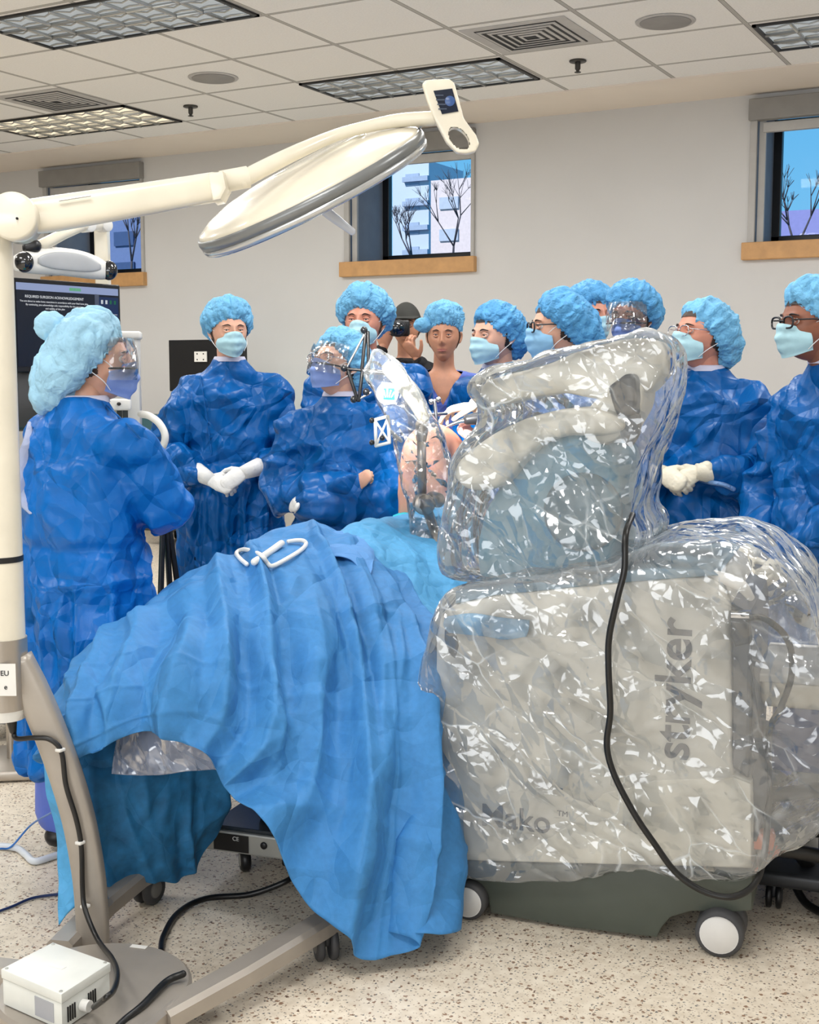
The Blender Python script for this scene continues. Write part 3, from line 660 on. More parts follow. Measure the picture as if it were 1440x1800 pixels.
def glasses_geo(w=.0028):
    g = G()
    for sx in (-1, 1):
        c = (sx*.033, .112, .0); pts = [(c[0]+.024*math.copysign(abs(math.cos(t))**.7, math.cos(t)), c[1]-.06*abs(c[0]+.024*math.cos(t))**1.5*1.2, c[2]+.018*math.copysign(abs(math.sin(t))**.7, math.sin(t))) for t in np.linspace(0, 2*math.pi, 25)]
        tube(pts, w, n=6, g=g, round_=False); tube([(sx*.057,.104,.008),(sx*.076,.05,.010),(sx*.080,-.005,.006)], w*.8, n=6, g=g)
    tube([(-.010,.113,.004),(0,.117,.006),(.010,.113,.004)], w, n=6, g=g)
    return g
def shield_geo():
    g = G(); V = []; F = []; n = 24
    for j, (z, o) in enumerate(((.065,.0),(.04,.008),(.0,.014),(-.055,.012))):
        for i in range(n):
            t = -1.15+2.3*i/(n-1); V.append((math.sin(t)*(.094+o*.4), math.cos(t)*(.125+o)-.008, z))
    for j in range(3):
        for i in range(n-1): F.append((j*n+i, j*n+i+1, (j+1)*n+i+1, (j+1)*n+i))
    g.add(V, F); return g
def gown_geo(k, arms, wid, seed, legs_h=.42, slv=.72, belt=False, amp=1.0, vneck=False):
    g = G(); X = np.array((1.,0,0)); Y = np.array((0,1.,0)); w = wid
    S = [(.0+legs_h, .235, .185), (.62, .232, .18), (.80, .225, .172), (.93, .205, .160), (1.03, .188, .150), (1.14, .195, .150), (1.27, .198, .140), (1.34, .185, .122), (1.395, .150, .102), (1.435, .108, .088), (1.468, .080, .077), (1.485, .070, .072)]
    loft([((0, -.005, z*k), X*a*w, Y*b*w*1.0, .88) for z, a, b in S], 40, g=g)
    for (sh, el, wr) in arms:
        sh, el, wr = Vector(sh), Vector(el), Vector(wr); inn = Vector((sh.x*.55, sh.y, sh.z-.015))
        tube([inn, sh, sh.lerp(el,.5)+Vector((0,0,-.004)), el, el.lerp(wr,.45)+Vector((0,0,-.015)), el.lerp(wr,slv)], [.068, .076, .078, .076, .072, .048], n=22, g=g, sm=16)
    g = remesh(g, .0095, 5, .5)
    V = g.arr()
    sk = sst(1.0*k, .8*k, V[:,2])
    def fn(p):
        ang = np.arctan2(p[:,0], p[:,1]+.001)
        q = np.stack([np.sin(ang)*2.4, np.cos(ang)*2.4, p[:,2]*.9], 1)
        s = sst(1.02*k, .75*k, p[:,2])*sst(.30, .24, np.abs(p[:,0]))
        out = crease(q, 1.5, seed)*.045*s
        pa = p*np.array([1,1,.6]); out += crease(p, 4.2, seed+1)*.034*(1-.45*s) + crease(p, 8.8, seed+2)*.018*(1-.4*s) + crease(p, 18, seed+5)*.0045
        ar = sst(.17, .24, np.abs(p[:,0]))        # sleeves fold across the arm
        out += np.clip(.30-np.abs(perlin(p*np.array([2.2,2.2,7.5])+seed*5))*1.6, 0, 1)*.085*(.35+.65*ar)*(p[:,2] > .9*k)
        out += np.clip(.22-np.abs(perlin(p*np.array([7.,7.,1.6])+seed*9))*1.5, 0, 1)*.08*s
        out += -.012*np.exp(-((p[:,2]-1.02*k)/.02)**2)*(np.abs(p[:,0]) < .23)
        return out*amp*(1-.8*sst(1.40*k, 1.46*k, p[:,2]))
    displace(g, fn); g.v = [lap(g.arr(), g.f, 1, .35)]
    # creases pressed from folding
    return g
def person(name, lab, px, py, Y, head_deg, body_deg, k=None, pitch=0, roll=0, skin=M_skin, hair=M_hair, gown=M_gown, wid=1.0, arms='down', cap=dict(), capm=M_cap, mask=M_mask, glasses=None, shield=False, hands=None, handm=M_gloveW, collar=True, gownkind='gown', fem=0, seed=1, armpx=None, legs=M_scrub, group=None, gaze=0, boff=0, hem=.42, slv=.72, brow=True, boots=False):
    # (px,py): centre of the head in the photograph
    hp = W(px, py, Y); H = hp.z; k = H/1.598
    base = Vector((hp.x, hp.y, 0)); R = Matrix.Rotation(YAW-math.radians(body_deg), 4, 'Z')
    off = R @ Vector((0, .035+boff, 0)); base -= off
    root = thing(name, base, lab, 'person', group, local=True, rz=YAW-math.radians(body_deg)); Minv = (Matrix.Translation(base) @ R).inverted()
    HM = Matrix.Translation((0, .035+boff, H)) @ Matrix.Scale(1.06, 4) @ Matrix.Rotation(math.radians(body_deg-head_deg), 4, 'Z') @ Matrix.Rotation(-math.radians(pitch), 4, 'X') @ Matrix.Rotation(math.radians(roll), 4, 'Y')
    sh = [Vector((s*.172*wid, 0, 1.345*k)) for s in (1, -1)]
    P = {'down': [((.255,-.02,1.09),(.25,.10,.86)), ((-.255,-.02,1.09),(-.25,.10,.86))],
         'clasp': [((.275,.03,1.06),(.075,.235,.965)), ((-.275,.03,1.06),(-.07,.25,.995))],
         'crossed': [((.25,.07,1.065),(-.135,.200,1.10)), ((-.25,.07,1.055),(.115,.250,1.02))],
         'front': [((.27,.10,1.07),(.13,.36,1.10)), ((-.27,.10,1.07),(-.13,.36,1.10))],
         'camera': [((.23,.16,1.20),(.09,.21,1.50)), ((-.23,.16,1.18),(-.08,.22,1.44))]}[arms] if isinstance(arms, str) else arms
    A = []
    for i in range(2):
        e, w = [Vector(q)*k for q in P[i]]
        if armpx and armpx[i]: e, w = [Minv @ W(*q) for q in armpx[i]]
        A.append((sh[i], e, w))
    # body: legs, torso, arms, neck, then head and hands grow out of it
    g = G(); X = np.array((1.,0,0)); Yv = np.array((0,1.,0))
    loft([((0,0,z*k), X*a*wid, Yv*b, .9) for z, a, b in ((.78,.15,.10),(.90,.165,.115),(1.05,.14,.10),(1.20,.15,.11),(1.33,.165,.10),(1.40,.12,.08),(1.44,.06,.055))], 24, g=g)
    for s in (1, -1): tube([(s*.085,0,.85*k),(s*.09,.01,.48*k),(s*.095,-.01,.09*k),(s*.095,.03,.05)], [.085,.058,.040,.04], n=14, g=g)
    for i_, (a, e, w) in enumerate(A):
        if hands and hands[i_] and hands[i_].get('m', handm) is not None: w = e.lerp(w, .80)
        tube([a*1.0, a.lerp(e,.5), e, e.lerp(w,.4), w], [.050,.046,.038,.036,.026], n=14, g=g, sm=14)
    hn = HM @ Vector((0,-.022,-.07)); tube([Vector((0,-.01,1.38*k)), Vector((0,-.002,1.44*k)), hn, HM @ Vector((0,-.015,-.02))], [.066,.056,.053,.05], n=20, g=g)
    g = remesh(g, .011, 4, .5)
    hv = head_shape(ICO_V, fem); g.add(hv@np.array(HM.to_3x3()).T+np.array(HM.translation), ICO_F)
    for s in (1, -1):      # ears
        e = G(); tube([(s*.071,-.012,.014),(s*.081,-.022,.018),(s*.082,-.026,.0),(s*.076,-.014,-.022),(s*.070,-.008,-.026)], [.007,.008,.008,.008,.006], n=10, g=e, sm=14)
        sphere((s*.074,-.014,-.002), (.005,.013,.024), 14, 10, g=e); e.xf(HM); g.join(e)
        y = .0800
        e = sphere((s*.0305, y, .004), .0112, 18, 14, mat=1); r = math.radians(gaze); sphere((s*.0305+math.sin(r)*.0062, y+math.cos(r)*.0062, .003), (.0062,.0055,.0062), 14, 10, g=e, mat=2)
        for up, dz, tl in ((1,.0052,0),(-1,-.0060,0)): tube([(s*.0305-.0135,y+.0045,.004+dz*.2),(s*.0305-.006,y+.0112,.004+dz*1.25),(s*.0305+.006,y+.0112,.004+dz*1.25),(s*.0305+.0135,y+.0045,.004+dz*.2)], [.0026,.0046,.0046,.0026], n=8, g=e, sm=9)
        e.xf(HM); g.join(e)
    hands = hands or []
    for i, hspec in enumerate(hands):
        if not hspec: continue
        side = 'RL'[i]; hs = dict(hspec); fd = hs.pop('f'); pl = hs.pop('p'); mt = hs.pop('m', handm); wr = A[i][2]
        h = place_hand(side, wr, fd, pl, **hs)
        if mt is None: g.join(h, 0)
        else:
            cf = (A[i][1]-wr).normalized(); tube([wr+cf*.10, wr+cf*.05, wr-cf*.01], [.042,.037,.030], n=18, g=h, round_=False)
            displace(h, lambda p: crease(p, 40, seed)*.0012); h.build('glove', mt, root)
    if not mask and cap is not None:
        e = G(); tube([(-.024,.0935,-.0665),(-.010,.1015,-.0650),(0,.1030,-.0658),(.010,.1015,-.0650),(.024,.0935,-.0665)], [.0012,.0020,.0022,.0020,.0012], n=8, g=e, sm=14, mat=3); tube([(-.019,.0965,-.0715),(0,.1035,-.0725),(.019,.0965,-.0715)], [.0018,.0042,.0018], n=8, g=e, sm=10, mat=3); e.xf(HM); g.join(e)
    body = g.build('body', [skin, M_eye, M_iris, M_lip], root)
    if brow:
        for s in (1,-1):
            e = G(); tube([(s*.014,.096,.021),(s*.028,.0965,.0265),(s*.047,.084,.022)], [.0028,.0046,.0022], n=8, g=e, sm=9, flat=.6); e.xf(HM); e.build('eyebrow', hair, root)
    # hair under the cap
    m = (hv[:,2] > -.055+.4*np.maximum(0, hv[:,1]+.02)) & ((hv[:,1] < .02) | (hv[:,2] > .05)); F = [f for f in ICO_F if m[list(f)].all()]
    hg = G(); hh = hv*1.045+np.array([0,-.002,.001]); hh += (normals(hh, ICO_F)*(perlin(hh*np.array([120,120,30]))*.002)[:,None]); hg.add(hh, F); hg.xf(HM); hg.build('hair', hair, root)
    if cap is not None:
        c = cap_geo(seed=seed, **cap); c.xf(HM); c.build('bouffant_cap', capm, root)
    if mask:
        c = mask_geo(); c.xf(HM); mk = c.build('face_mask', mask, root)
        for s in (1,-1):
            for z0, z1 in ((-.012,.012),(-.096,-.022)): tube([(s*.055,.060+(.0 if z0 > -.05 else -.010),z0-.010 if z0 > -.05 else z0+.012),(s*.073,.03,(z0+z1)/2+.003),(s*.083,-.014,z1)], .0014, n=6, g=(g2 := G()), sm=8); g2.xf(HM); g2.build('ear_loop', M_strap, mk)
    if glasses: c = glasses_geo(.0034 if glasses is M_black else .0018); c.xf(HM); c.build('eyeglasses', glasses, root)
    if shield:
        c = shield_geo(); c.xf(HM); sd = c.build('face_shield', M_shield, root)
        e = G(); tube([(math.sin(t)*.094, math.cos(t)*.128-.006, -.022) for t in np.linspace(-1.1,1.1,15)], .007, n=8, g=e, flat=.5); e.xf(HM); e.build('frame', M_black, sd)
    if gownkind == 'gown':
        gg = gown_geo(k, A, wid, seed, hem, slv=slv); go = gg.build('gown', gown, root)
        if collar:
            cg = loft([((0,.0,z*k), X*a, Yv*b) for z, a, b in ((1.468,.079,.080),(1.482,.0745,.078),(1.490,.070,.073),(1.486,.063,.066),(1.47,.060,.063))], 40, caps=False); cg.build('collar', mat('collar_lavender', (208, 208, 228), .7), root)
    else:
        gg = scrub_geo(k, A, wid, seed, short=(gownkind == 'scrub')); gg.build('scrub_top' if gownkind == 'scrub' else 'shirt', gown, root)
    # trousers and shoes
    g2 = G()
    for s in (1,-1): tube([(s*.09,0,.88*k),(s*.10,.01,.5*k),(s*.11,0,.10)], [.115,.10,.085], n=20, g=g2)
    g2 = remesh(g2, .014, 3); displace(g2, lambda p: crease(p, 7, seed)*.014+crease(p, 15, seed)*.004)
    if boots:
        for s in (1,-1):
            tube([(s*.115,.0,.40),(s*.12,-.01,.25),(s*.125,0,.12)], [.10,.105,.115], n=20, g=g2)
    g2.build('trousers', legs, root)
    for s in (1,-1):
        e = G(); tube([(s*.11,-.07,.045),(s*.11,.0,.05),(s*.115,.09,.042),(s*.12,.155,.032)], [.040,.046,.045,.034], n=18, g=e, flat=.85)
        e.v = [np.maximum(e.arr(), np.array([-9,-9,.004]))]; e.build('shoe', M_black, root)
    return root, Minv, HM, k, A
def scrub_geo(k, A, wid, seed, short=True):
    g = G(); X = np.array((1.,0,0)); Y = np.array((0,1.,0)); w = wid
    S = [(.80,.20,.15),(.95,.19,.14),(1.10,.185,.135),(1.27,.20,.135),(1.36,.195,.12),(1.415,.150,.10),(1.435,.09,.08)]
    loft([((0,-.005,z*k), X*a*w, Y*b, .9) for z, a, b in S], 36, g=g)
    for (a, e, wr) in A:
        q = a.lerp(e, .72) if short else wr
        tube([Vector((a.x*.5,a.y,a.z-.01)), a, a.lerp(e,.5), a.lerp(e,.72)]+([] if short else [e, e.lerp(wr,.9)]), [.075,.075,.072,.07]+([] if short else [.058,.045]), n=20, g=g, sm=12)
    g = remesh(g, .012, 4)
    if short:      # V neck
        V = g.arr(); pass
        bm = bmesh.new(); vs = [bm.verts.new(v) for v in V]; [bm.faces.new([vs[i] for i in f]) for f in g.f]
        for sx in (1,-1): bmesh.ops.bisect_plane(bm, geom=bm.verts[:]+bm.edges[:]+bm.faces[:], plane_co=(0,0,1.27*k), plane_no=Vector((-sx*1.7,0,1)).normalized())
        dl = [f for f in bm.faces if f.calc_center_median().y > .01 and f.calc_center_median().z > 1.27*k+abs(f.calc_center_median().x)*1.7]
        bmesh.ops.delete(bm, geom=dl, context='FACES'); bmesh.ops.triangulate(bm, faces=[f for f in bm.faces if len(f.verts) > 4]); bm.verts.index_update()
        g = G(); g.add([tuple(v.co) for v in bm.verts], [[v.index for v in f.verts] for f in bm.faces]); bm.free()
    displace(g, lambda p: crease(p, 5, seed)*.012+crease(p, 12, seed)*.004); return g
clasp = [dict(f=(-.85,.35,-.32), p=(-.2,-.8,-.5), curl=(.55,.6,.6,.6), thumb=.5), dict(f=(.80,.2,-.50), p=(.1,-.85,-.4), curl=(.5,.5,.5,.5), thumb=.5)]
P = {}
P[1] = person('person', 'person seen from behind at the left, pale bouffant cap over a bun, blue gown', 162, 634, 3.92, 78, 42, skin=M_skin, gown=M_gown2, wid=1.02, hem=.30, arms='front', cap=dict(w=1.10, back=.05, puff=1.20, tilt=50, bun=True, front=.058), capm=M_cap2, mask=M_maskP, shield=True, seed=1, legs=M_boot, boots=True, fem=1,
  armpx=[((292,892,3.86),(276,850,4.15)), ((120,880,4.25),(220,845,4.35))], hands=[dict(f=(-.5,.8,.1), p=(0,0,-1), m=M_glove), dict(f=(.3,.9,.1), p=(0,0,-1), m=M_glove)])
P[2] = person('person', 'young man in blue gown standing by the black monitor, white gloved hands clasped in front', 402, 583, 6.0, 158, 176, roll=0, arms='clasp', cap=dict(puff=1.10, w=1.08), hands=clasp, handm=M_gloveW, seed=2, gaze=8, wid=1.0)
P[3] = person('person', 'tall man in blue gown and mask behind the arms-crossed woman with the face shield', 640, 568, 5.75, 192, 190, pitch=-5, cap=dict(puff=1.22, w=1.05), seed=3, skin=M_skin4, wid=1.05)
P[4] = person('person', 'shorter woman in blue gown and clear face shield with her arms crossed', 595, 642, 5.2, 222, 196, pitch=-14, arms='crossed', slv=.92, cap=dict(puff=1.10, back=.03, tilt=40), capm=M_cap, mask=M_maskP, shield=True, glasses=M_chrome, seed=4, fem=1, wid=.98, hair=M_hairB,
  hands=[dict(f=(-.55,.1,.6), p=(-.3,-.9,-.2), curl=(.9,.9,.9,.9), thumb=1.0, m=None, s=.72), dict(f=(.5,-.85,.0), p=(0,-.9,-.2), curl=(.3,.3,.3,.3), m=M_gloveW, s=.85)])
P[5] = person('person', 'photographer in black cap and black shirt pointing a camera at the lens, behind the group', 714, 575, 7.4, 186, 188, arms='camera', cap=None, mask=None, gown=M_blackcloth, gownkind='shirt', seed=5, legs=M_blackcloth, skin=M_skin2, hair=M_hairB, pitch=-3,
  hands=[dict(f=(-.3,.25,.9), p=(0,-.3,0), curl=(.8,.8,.8,.8), m=None), dict(f=(.4,.5,.6), p=(0,-.2,.8), curl=(.6,.6,.6,.6), m=None)])
P[6] = person('person', 'unmasked man in violet-blue v-neck scrubs with a cap flopping to one side, facing the viewer', 780, 592, 6.6, 186, 183, cap=dict(puff=1.02, tail=(.085,.03,.055), w=1.0, tilt=16), capm=M_cap, mask=None, gown=M_scrub, gownkind='scrub', collar=False, seed=6, skin=M_skin2, wid=1.0, pitch=-2)
P[7] = person('person', 'dark-browed young man looking left, whose gloved hands reach into the light', 872, 592, 5.5, 232, 215, cap=dict(puff=1.10, back=.03, tilt=40), capm=M_cap3, seed=7, skin=M_skin, hair=M_hairB, wid=1.0,
  armpx=[((905,690,5.15),(838,712,4.92)), ((930,800,5.15),(852,778,4.9))],
  hands=[dict(f=(.75,.25,-.12), p=(0,-.1,-1), curl=(.25,.3,.4,.45), m=M_glove), dict(f=(.5,.2,.3), p=(.3,.3,.6), curl=(.7,.75,.8,.8), m=mat('glove_stained', (232,190,184), .45))])
P[8] = person('person', 'woman with dark tortoiseshell glasses and blue mask in profile, cap gathered far behind her head', 985, 576, 5.05, 262, 240, cap=dict(puff=1.12, back=.05, tilt=44, w=1.08), capm=M_cap3, mask=M_maskB, glasses=M_black, seed=8, fem=1, wid=.95, skin=M_skin)
P[9] = person('person', 'mostly hidden person whose cap shows behind the woman with dark glasses', 1036, 556, 6.1, 150, 170, cap=dict(puff=1.12), capm=M_cap3, seed=9, skin=M_skin4)
P[10] = person('person', 'brown-skinned man in a face shield and blue cap, just above the robot arm', 1110, 560, 5.7, 214, 205, cap=dict(puff=1.16, w=1.05, back=.02), capm=M_cap3, mask=M_maskP, shield=True, seed=10, skin=M_skin3, hair=M_hairB)
P[11] = person('person', 'man with thin glasses in blue gown right of the robot, cream gloved hands clasped', 1236, 590, 4.9, 244, 214, pitch=-8, arms=[((.285,.05,1.08),(.06,.25,1.10)), ((-.285,.05,1.08),(-.075,.24,1.11))], cap=dict(puff=1.08, back=.03, tilt=44, w=1.05), capm=M_cap, glasses=M_chrome, seed=11, skin=M_skin4, wid=1.06, hands=clasp, handm=M_glove)
P[12] = person('person', 'man with black-rimmed glasses and green mask, cut by the right edge of the picture', 1428, 568, 4.38, 252, 254, boff=.045, arms=[((.25,.06,1.04),(.10,.24,.80)), ((-.25,.06,1.04),(-.08,.28,.78))], cap=dict(puff=1.06, back=.02, tilt=38), capm=M_cap, glasses=M_black, seed=12, skin=M_skin3, hair=M_hairB, wid=.98, hands=clasp, handm=M_glove)
def on_person(i, pts, r, name, m, off=.006, flat=1.0):
    r_, Mi = P[i][0], P[i][1]; gw = [c for c in r_.children if c.name.startswith('gown')][0]; f = snapper(gw); q = [f(x, y, off) for x, y in pts]; q = [Mi @ p for p in q if p is not None]
    if len(q) > 1: return tube(q, r, n=10, sm=24, flat=flat).build(name, m, gw)
M_tie = mat('gown_tie_pale', (120, 158, 208), .6, bump=[(30,.01,'v')])
on_person(11, [(1202,838),(1225,842),(1250,848),(1272,852),(1290,860)], .009, 'gown_tie', M_tie)
on_person(1, [(52,742),(50,775),(44,810),(38,850),(44,880),(54,902)], [.006,.016,.026,.034,.022,.006], 'gown_flap', mat('gown_flap_lavender', (166, 176, 206), .7, bump=[(10,.02,'v')]), flat=.35, off=.002)
on_person(1, [(188,712),(205,728),(225,748),(246,770)], .0028, 'gown_seam', M_gown)
on_person(2, [(352,660),(358,700),(366,750),(372,800)], .0025, 'gown_seam', M_gown)
# photographer's cap and camera
root, Minv, HM, k, A = P[5]
g = G(); V = []; hv = head_shape(ICO_V)
m_ = hv[:,2] > .030+.0*hv[:,1]; F = [f for f in ICO_F if m_[list(f)].all()]; g.add(hv*np.array([1.13,1.10,1.12]), F)
b2 = loft([((0,.075+.075*t,.050-.020*t), np.array((.078*(1-.35*t*t),0,0)), np.array((0,.004,.004))) for t in np.linspace(0,1,8)], 24); g.join(b2); g.xf(HM); g.build('baseball_cap', M_capblack, root)
q = (Matrix.Translation(root.location) @ Matrix.Rotation(root.rotation_euler.z, 4, 'Z')) @ HM @ Vector((.022,.185,-.022)); dirc = (Vector((0,0,EYE))-q).normalized()
t = thing('photo_camera', q, 'black camera with a large round lens held to the face of the photographer', 'camera')
box(q, (.13,.05,.09), .012, M=rotm(-dirc).to_3x3() @ Matrix.Rotation(math.pi/2, 3, 'X')).build('camera_body', M_black, t)
disc(q+dirc*.055, dirc, .048, .10, bev=.004).build('lens', M_black, t); disc(q+dirc*.109, dirc, .036, .004).build('lens_glass', mat('lens_glass', (10,12,18), .05, spec=1), t)
# ------------------------------------------------------------------ draped operating table
def sheet(name, cols, m, lab, cat='drape', nu=150, nv=110, fold=None, thick=.0025, group=None, rough=1.0, seed=0):
    # cols: list of columns, each a list of (px,py,Y) from the far edge to the hem
    C = [crom([tuple(W(*p)) if not isinstance(p, Vector) else tuple(p) for p in c], nv) for c in cols]
    C = np.array(C); V = np.zeros((nu, nv, 3))
    for j in range(nv): V[:,j] = crom(C[:,j], nu)
    uu, vv = np.meshgrid(np.linspace(0,1,nu), np.linspace(0,1,nv), indexing='ij'); V = V.reshape(-1,3); u = uu.ravel(); v = vv.ravel()
    F = [(i*nv+j, (i+1)*nv+j, (i+1)*nv+j+1, i*nv+j+1) for i in range(nu-1) for j in range(nv-1)]
    N = normals(V, F); 
    if np.mean(N@np.array(FWD)) > 0: N = -N; F = [tuple(reversed(f)) for f in F]
    d = (crease(V, 2.6, seed)*.024+crease(V, 5.5, seed+2)*.013+facet(V, 3.4, seed)*.020+crease(V, 12, seed+3)*.004)*rough
    if fold is not None: d = d+fold(u, v, V)
    V = V+N*d[:,None]; V[:,2] = np.maximum(V[:,2], .006)
    V = lap(V, F, 1, .3)
    N = normals(V, F); n = len(V); g = G(); g.add(V, F); g.add(V-N*thick, [tuple(reversed(f)) for f in F])
    rim = [i*nv for i in range(nu)]+[(nu-1)*nv+j for j in range(1,nv)]+[i*nv+nv-1 for i in range(nu-2,-1,-1)]+[j for j in range(nv-2,0,-1)]
    g.add(np.zeros((0,3)), [(rim[q]-g.n, rim[(q+1)%len(rim)]-g.n, rim[(q+1)%len(rim)]+n-g.n, rim[q]+n-g.n) for q in range(len(rim))])
    o = g.build(name, m); tag(o, lab, cat, group); return o
def back(px, py, Y, dy, dz): return W(px, py, Y)+FWD*dy-UP*dz
main = [
 [back(107,1240,3.45,.30,.25), back(107,1240,3.45,.12,.06), (105,1240,3.45), (98,1265,3.36), (92,1292,3.31), (85,1318,3.30), (80,1340,3.30)],
 [back(165,1150,3.55,.35,.30), back(165,1150,3.55,.15,.06), (162,1150,3.52), (165,1200,3.36), (172,1240,3.29), (180,1272,3.26), (190,1298,3.26)],
 [back(240,1078,3.65,.4,.32), back(240,1078,3.65,.18,.06), (240,1076,3.62), (250,1140,3.38), (260,1200,3.27), (268,1245,3.23), (275,1280,3.22)],
 [back(330,1024,3.75,.45,.35), back(330,1024,3.75,.2,.06), (330,1022,3.72), (338,1100,3.43), (343,1180,3.27), (345,1245,3.20), (350,1305,3.18)],
 [back(430,974,3.9,.45,.35), back(430,974,3.9,.2,.06), (430,972,3.86), (448,1085,3.5), (450,1210,3.3), (440,1320,3.2), (398,1390,3.15)],
 [back(520,946,4.05,.45,.35), back(520,946,4.05,.2,.05), (520,944,4.0), (560,1080,3.6), (575,1235,3.38), (555,1400,3.20), (478,1502,3.05)],
 [back(610,950,4.15,.4,.3), back(610,950,4.15,.2,.04), (615,950,4.1), (655,1080,3.68), (675,1230,3.42), (670,1440,3.22), (622,1682,3.05)],
 [back(680,985,4.15,.3,.3), back(680,985,4.15,.1,.04), (680,983,4.1), (718,1100,3.76), (735,1240,3.48), (725,1440,3.30), (690,1645,3.16)],
 [back(735,1070,4.05,.3,.2), back(735,1070,4.05,.1,.04), (730,1060,4.0), (745,1150,3.78), (757,1280,3.55), (757,1440,3.36), (752,1642,3.14)],
 [back(800,1100,4.2,.2,.2), back(800,1100,4.1,.1,.04), (790,1095,4.05), (785,1180,3.98), (775,1300,3.92), (765,1450,3.86), (758,1560,3.80)]]
def mainfold(u, v, V):
    q = np.stack([u*3.4+v*.55+.0, v*.6, u*0], 1); q2 = np.stack([u*8.5-v*1.2, v*1.1, u*0+5], 1)
    a = sst(.22, .7, v)
    d = (.42-np.abs(perlin(q*2.0+3))*2)*.11*a + (.42-np.abs(perlin(q2*1.3))*2)*.045*a
    rr = np.random.default_rng(5)
    for u0 in (.08,.17,.25,.33,.40,.46,.53,.59,.66,.72,.80,.88):
        sl = rr.uniform(-.16,.10); w_ = rr.uniform(.016,.034); h_ = rr.uniform(.03,.065); v0 = rr.uniform(.18,.38)
        c_ = u0+sl*(v-.3)+.02*perlin(np.stack([v*4, u*0+u0*50, u*0], 1)); d += h_*np.clip(1-np.abs(u-c_)/(w_*(.6+v)), 0, 1)*sst(v0, v0+.3, v)
    # pressed package folds across the sheet
    for c in (.52, .70, .86): d += .006*np.exp(-((v-c-.02*np.sin(u*9))/.006)**2)
    for c in (.22, .46, .67): d += .006*np.exp(-((u-c-.05*(v-.5))/.004)**2)
    return d
D0 = sheet('surgical_drape', main, M_drape, 'large blue surgical drape covering the operating table and hanging to the floor in front', nu=240, nv=180, fold=mainfold, seed=3)
under = [[(100,1290,3.40), (98,1400,3.36), (104,1500,3.34), (108,1612,3.33)],
 [(160,1280,3.42), (165,1400,3.36), (170,1500,3.35), (175,1560,3.36)],
 [(240,1265,3.46), (250,1400,3.42), (255,1480,3.42), (265,1545,3.46)],
 [(330,1250,3.52), (335,1400,3.50), (330,1470,3.50), (330,1535,3.56)],
 [(400,1250,3.60), (400,1350,3.58), (395,1410,3.60), (385,1450,3.62)]]
sheet('surgical_drape', under, M_drapeT, 'darker teal-blue under-drape hanging below the large drape at the left end of the table', nu=110, nv=90, rough=.9, seed=9, fold=lambda u, v, V: (.42-np.abs(perlin(np.stack([u*6, v*.8, u*0], 1)))*2)*.04*v)
strip = [[(78,1325,3.30), (92,1420,3.28), (102,1500,3.27), (106,1628,3.18)], [(95,1310,3.27), (125,1420,3.25), (135,1500,3.25), (140,1590,3.20)], [(120,1300,3.27), (150,1400,3.27), (168,1490,3.27), (190,1580,3.28)]]
sheet('surgical_drape', strip, M_drapeL, 'narrow pale blue drape corner hanging to the floor behind the lamp stand column', nu=50, nv=70, rough=.7, seed=12)
top = [[back(590,945,4.2,.3,.1), (590,946,4.15), (600,955,4.08), (610,962,4.03)],
 [back(640,925,4.4,.3,.1), (650,922,4.35), (652,960,4.1), (658,1000,4.0)],
 [back(700,903,4.7,.3,.1), (700,903,4.6), (700,960,4.18), (705,1060,3.88)],
 [back(760,893,4.8,.3,.1), (765,893,4.7), (762,970,4.25), (748,1095,3.82)],
 [back(830,893,4.8,.3,.1), (830,893,4.7), (830,980,4.3), (810,1110,3.98)]]
sheet('surgical_drape', top, M_drapeL, 'pale blue drape bunched over the patient at the foot of the bare leg', nu=90, nv=90, rough=1.3, seed=15)
towel = [[(462,972,3.93), (478,985,3.86), (500,992,3.84)], [(530,942,4.08), (545,960,3.99), (560,985,3.86)], [(590,934,4.15), (600,955,4.02), (612,985,3.86)], [(630,938,4.15), (645,960,4.02), (645,1012,3.80)], [(655,950,4.1), (657,975,3.98), (655,1000,3.84)]]
sheet('towel', towel, mat('towel_blue', (92, 148, 208), .85, bump=[(9,.02,'v'),(300,.0006,'n')]), 'folded blue towel lying on top of the drape beside the white clips', 'towel', nu=70, nv=50, rough=.5, seed=18)
cy = [[back(690,902,4.85,.3,.1), (690,906,4.75), (695,925,4.55)], [back(740,888,4.95,.3,.1), (740,888,4.85), (745,915,4.6)], [back(800,890,4.95,.3,.1), (800,888,4.85), (800,915,4.6)]]
sheet('surgical_drape', cy, M_cyan, 'bright cyan drape edge around the base of the bare leg', nu=40, nv=40, rough=.4, seed=19)
# plastic pouch hanging under the drape edge
pouch = [[(208,1290,3.36), (203,1325,3.33), (198,1360,3.32)], [(270,1268,3.30), (262,1310,3.28), (275,1362,3.27)], [(330,1252,3.28), (325,1300,3.24), (330,1355,3.24)], [(375,1290,3.22), (368,1320,3.2), (392,1352,3.18)]]
sheet('plastic_pouch', pouch, special('cloudy_film', _plast(.38, .4, (190,200,225))), 'clear cloudy plastic pouch hanging below the drape edge at the left end of the table', 'plastic pouch', nu=60, nv=40, rough=.8, seed=21, thick=.001)

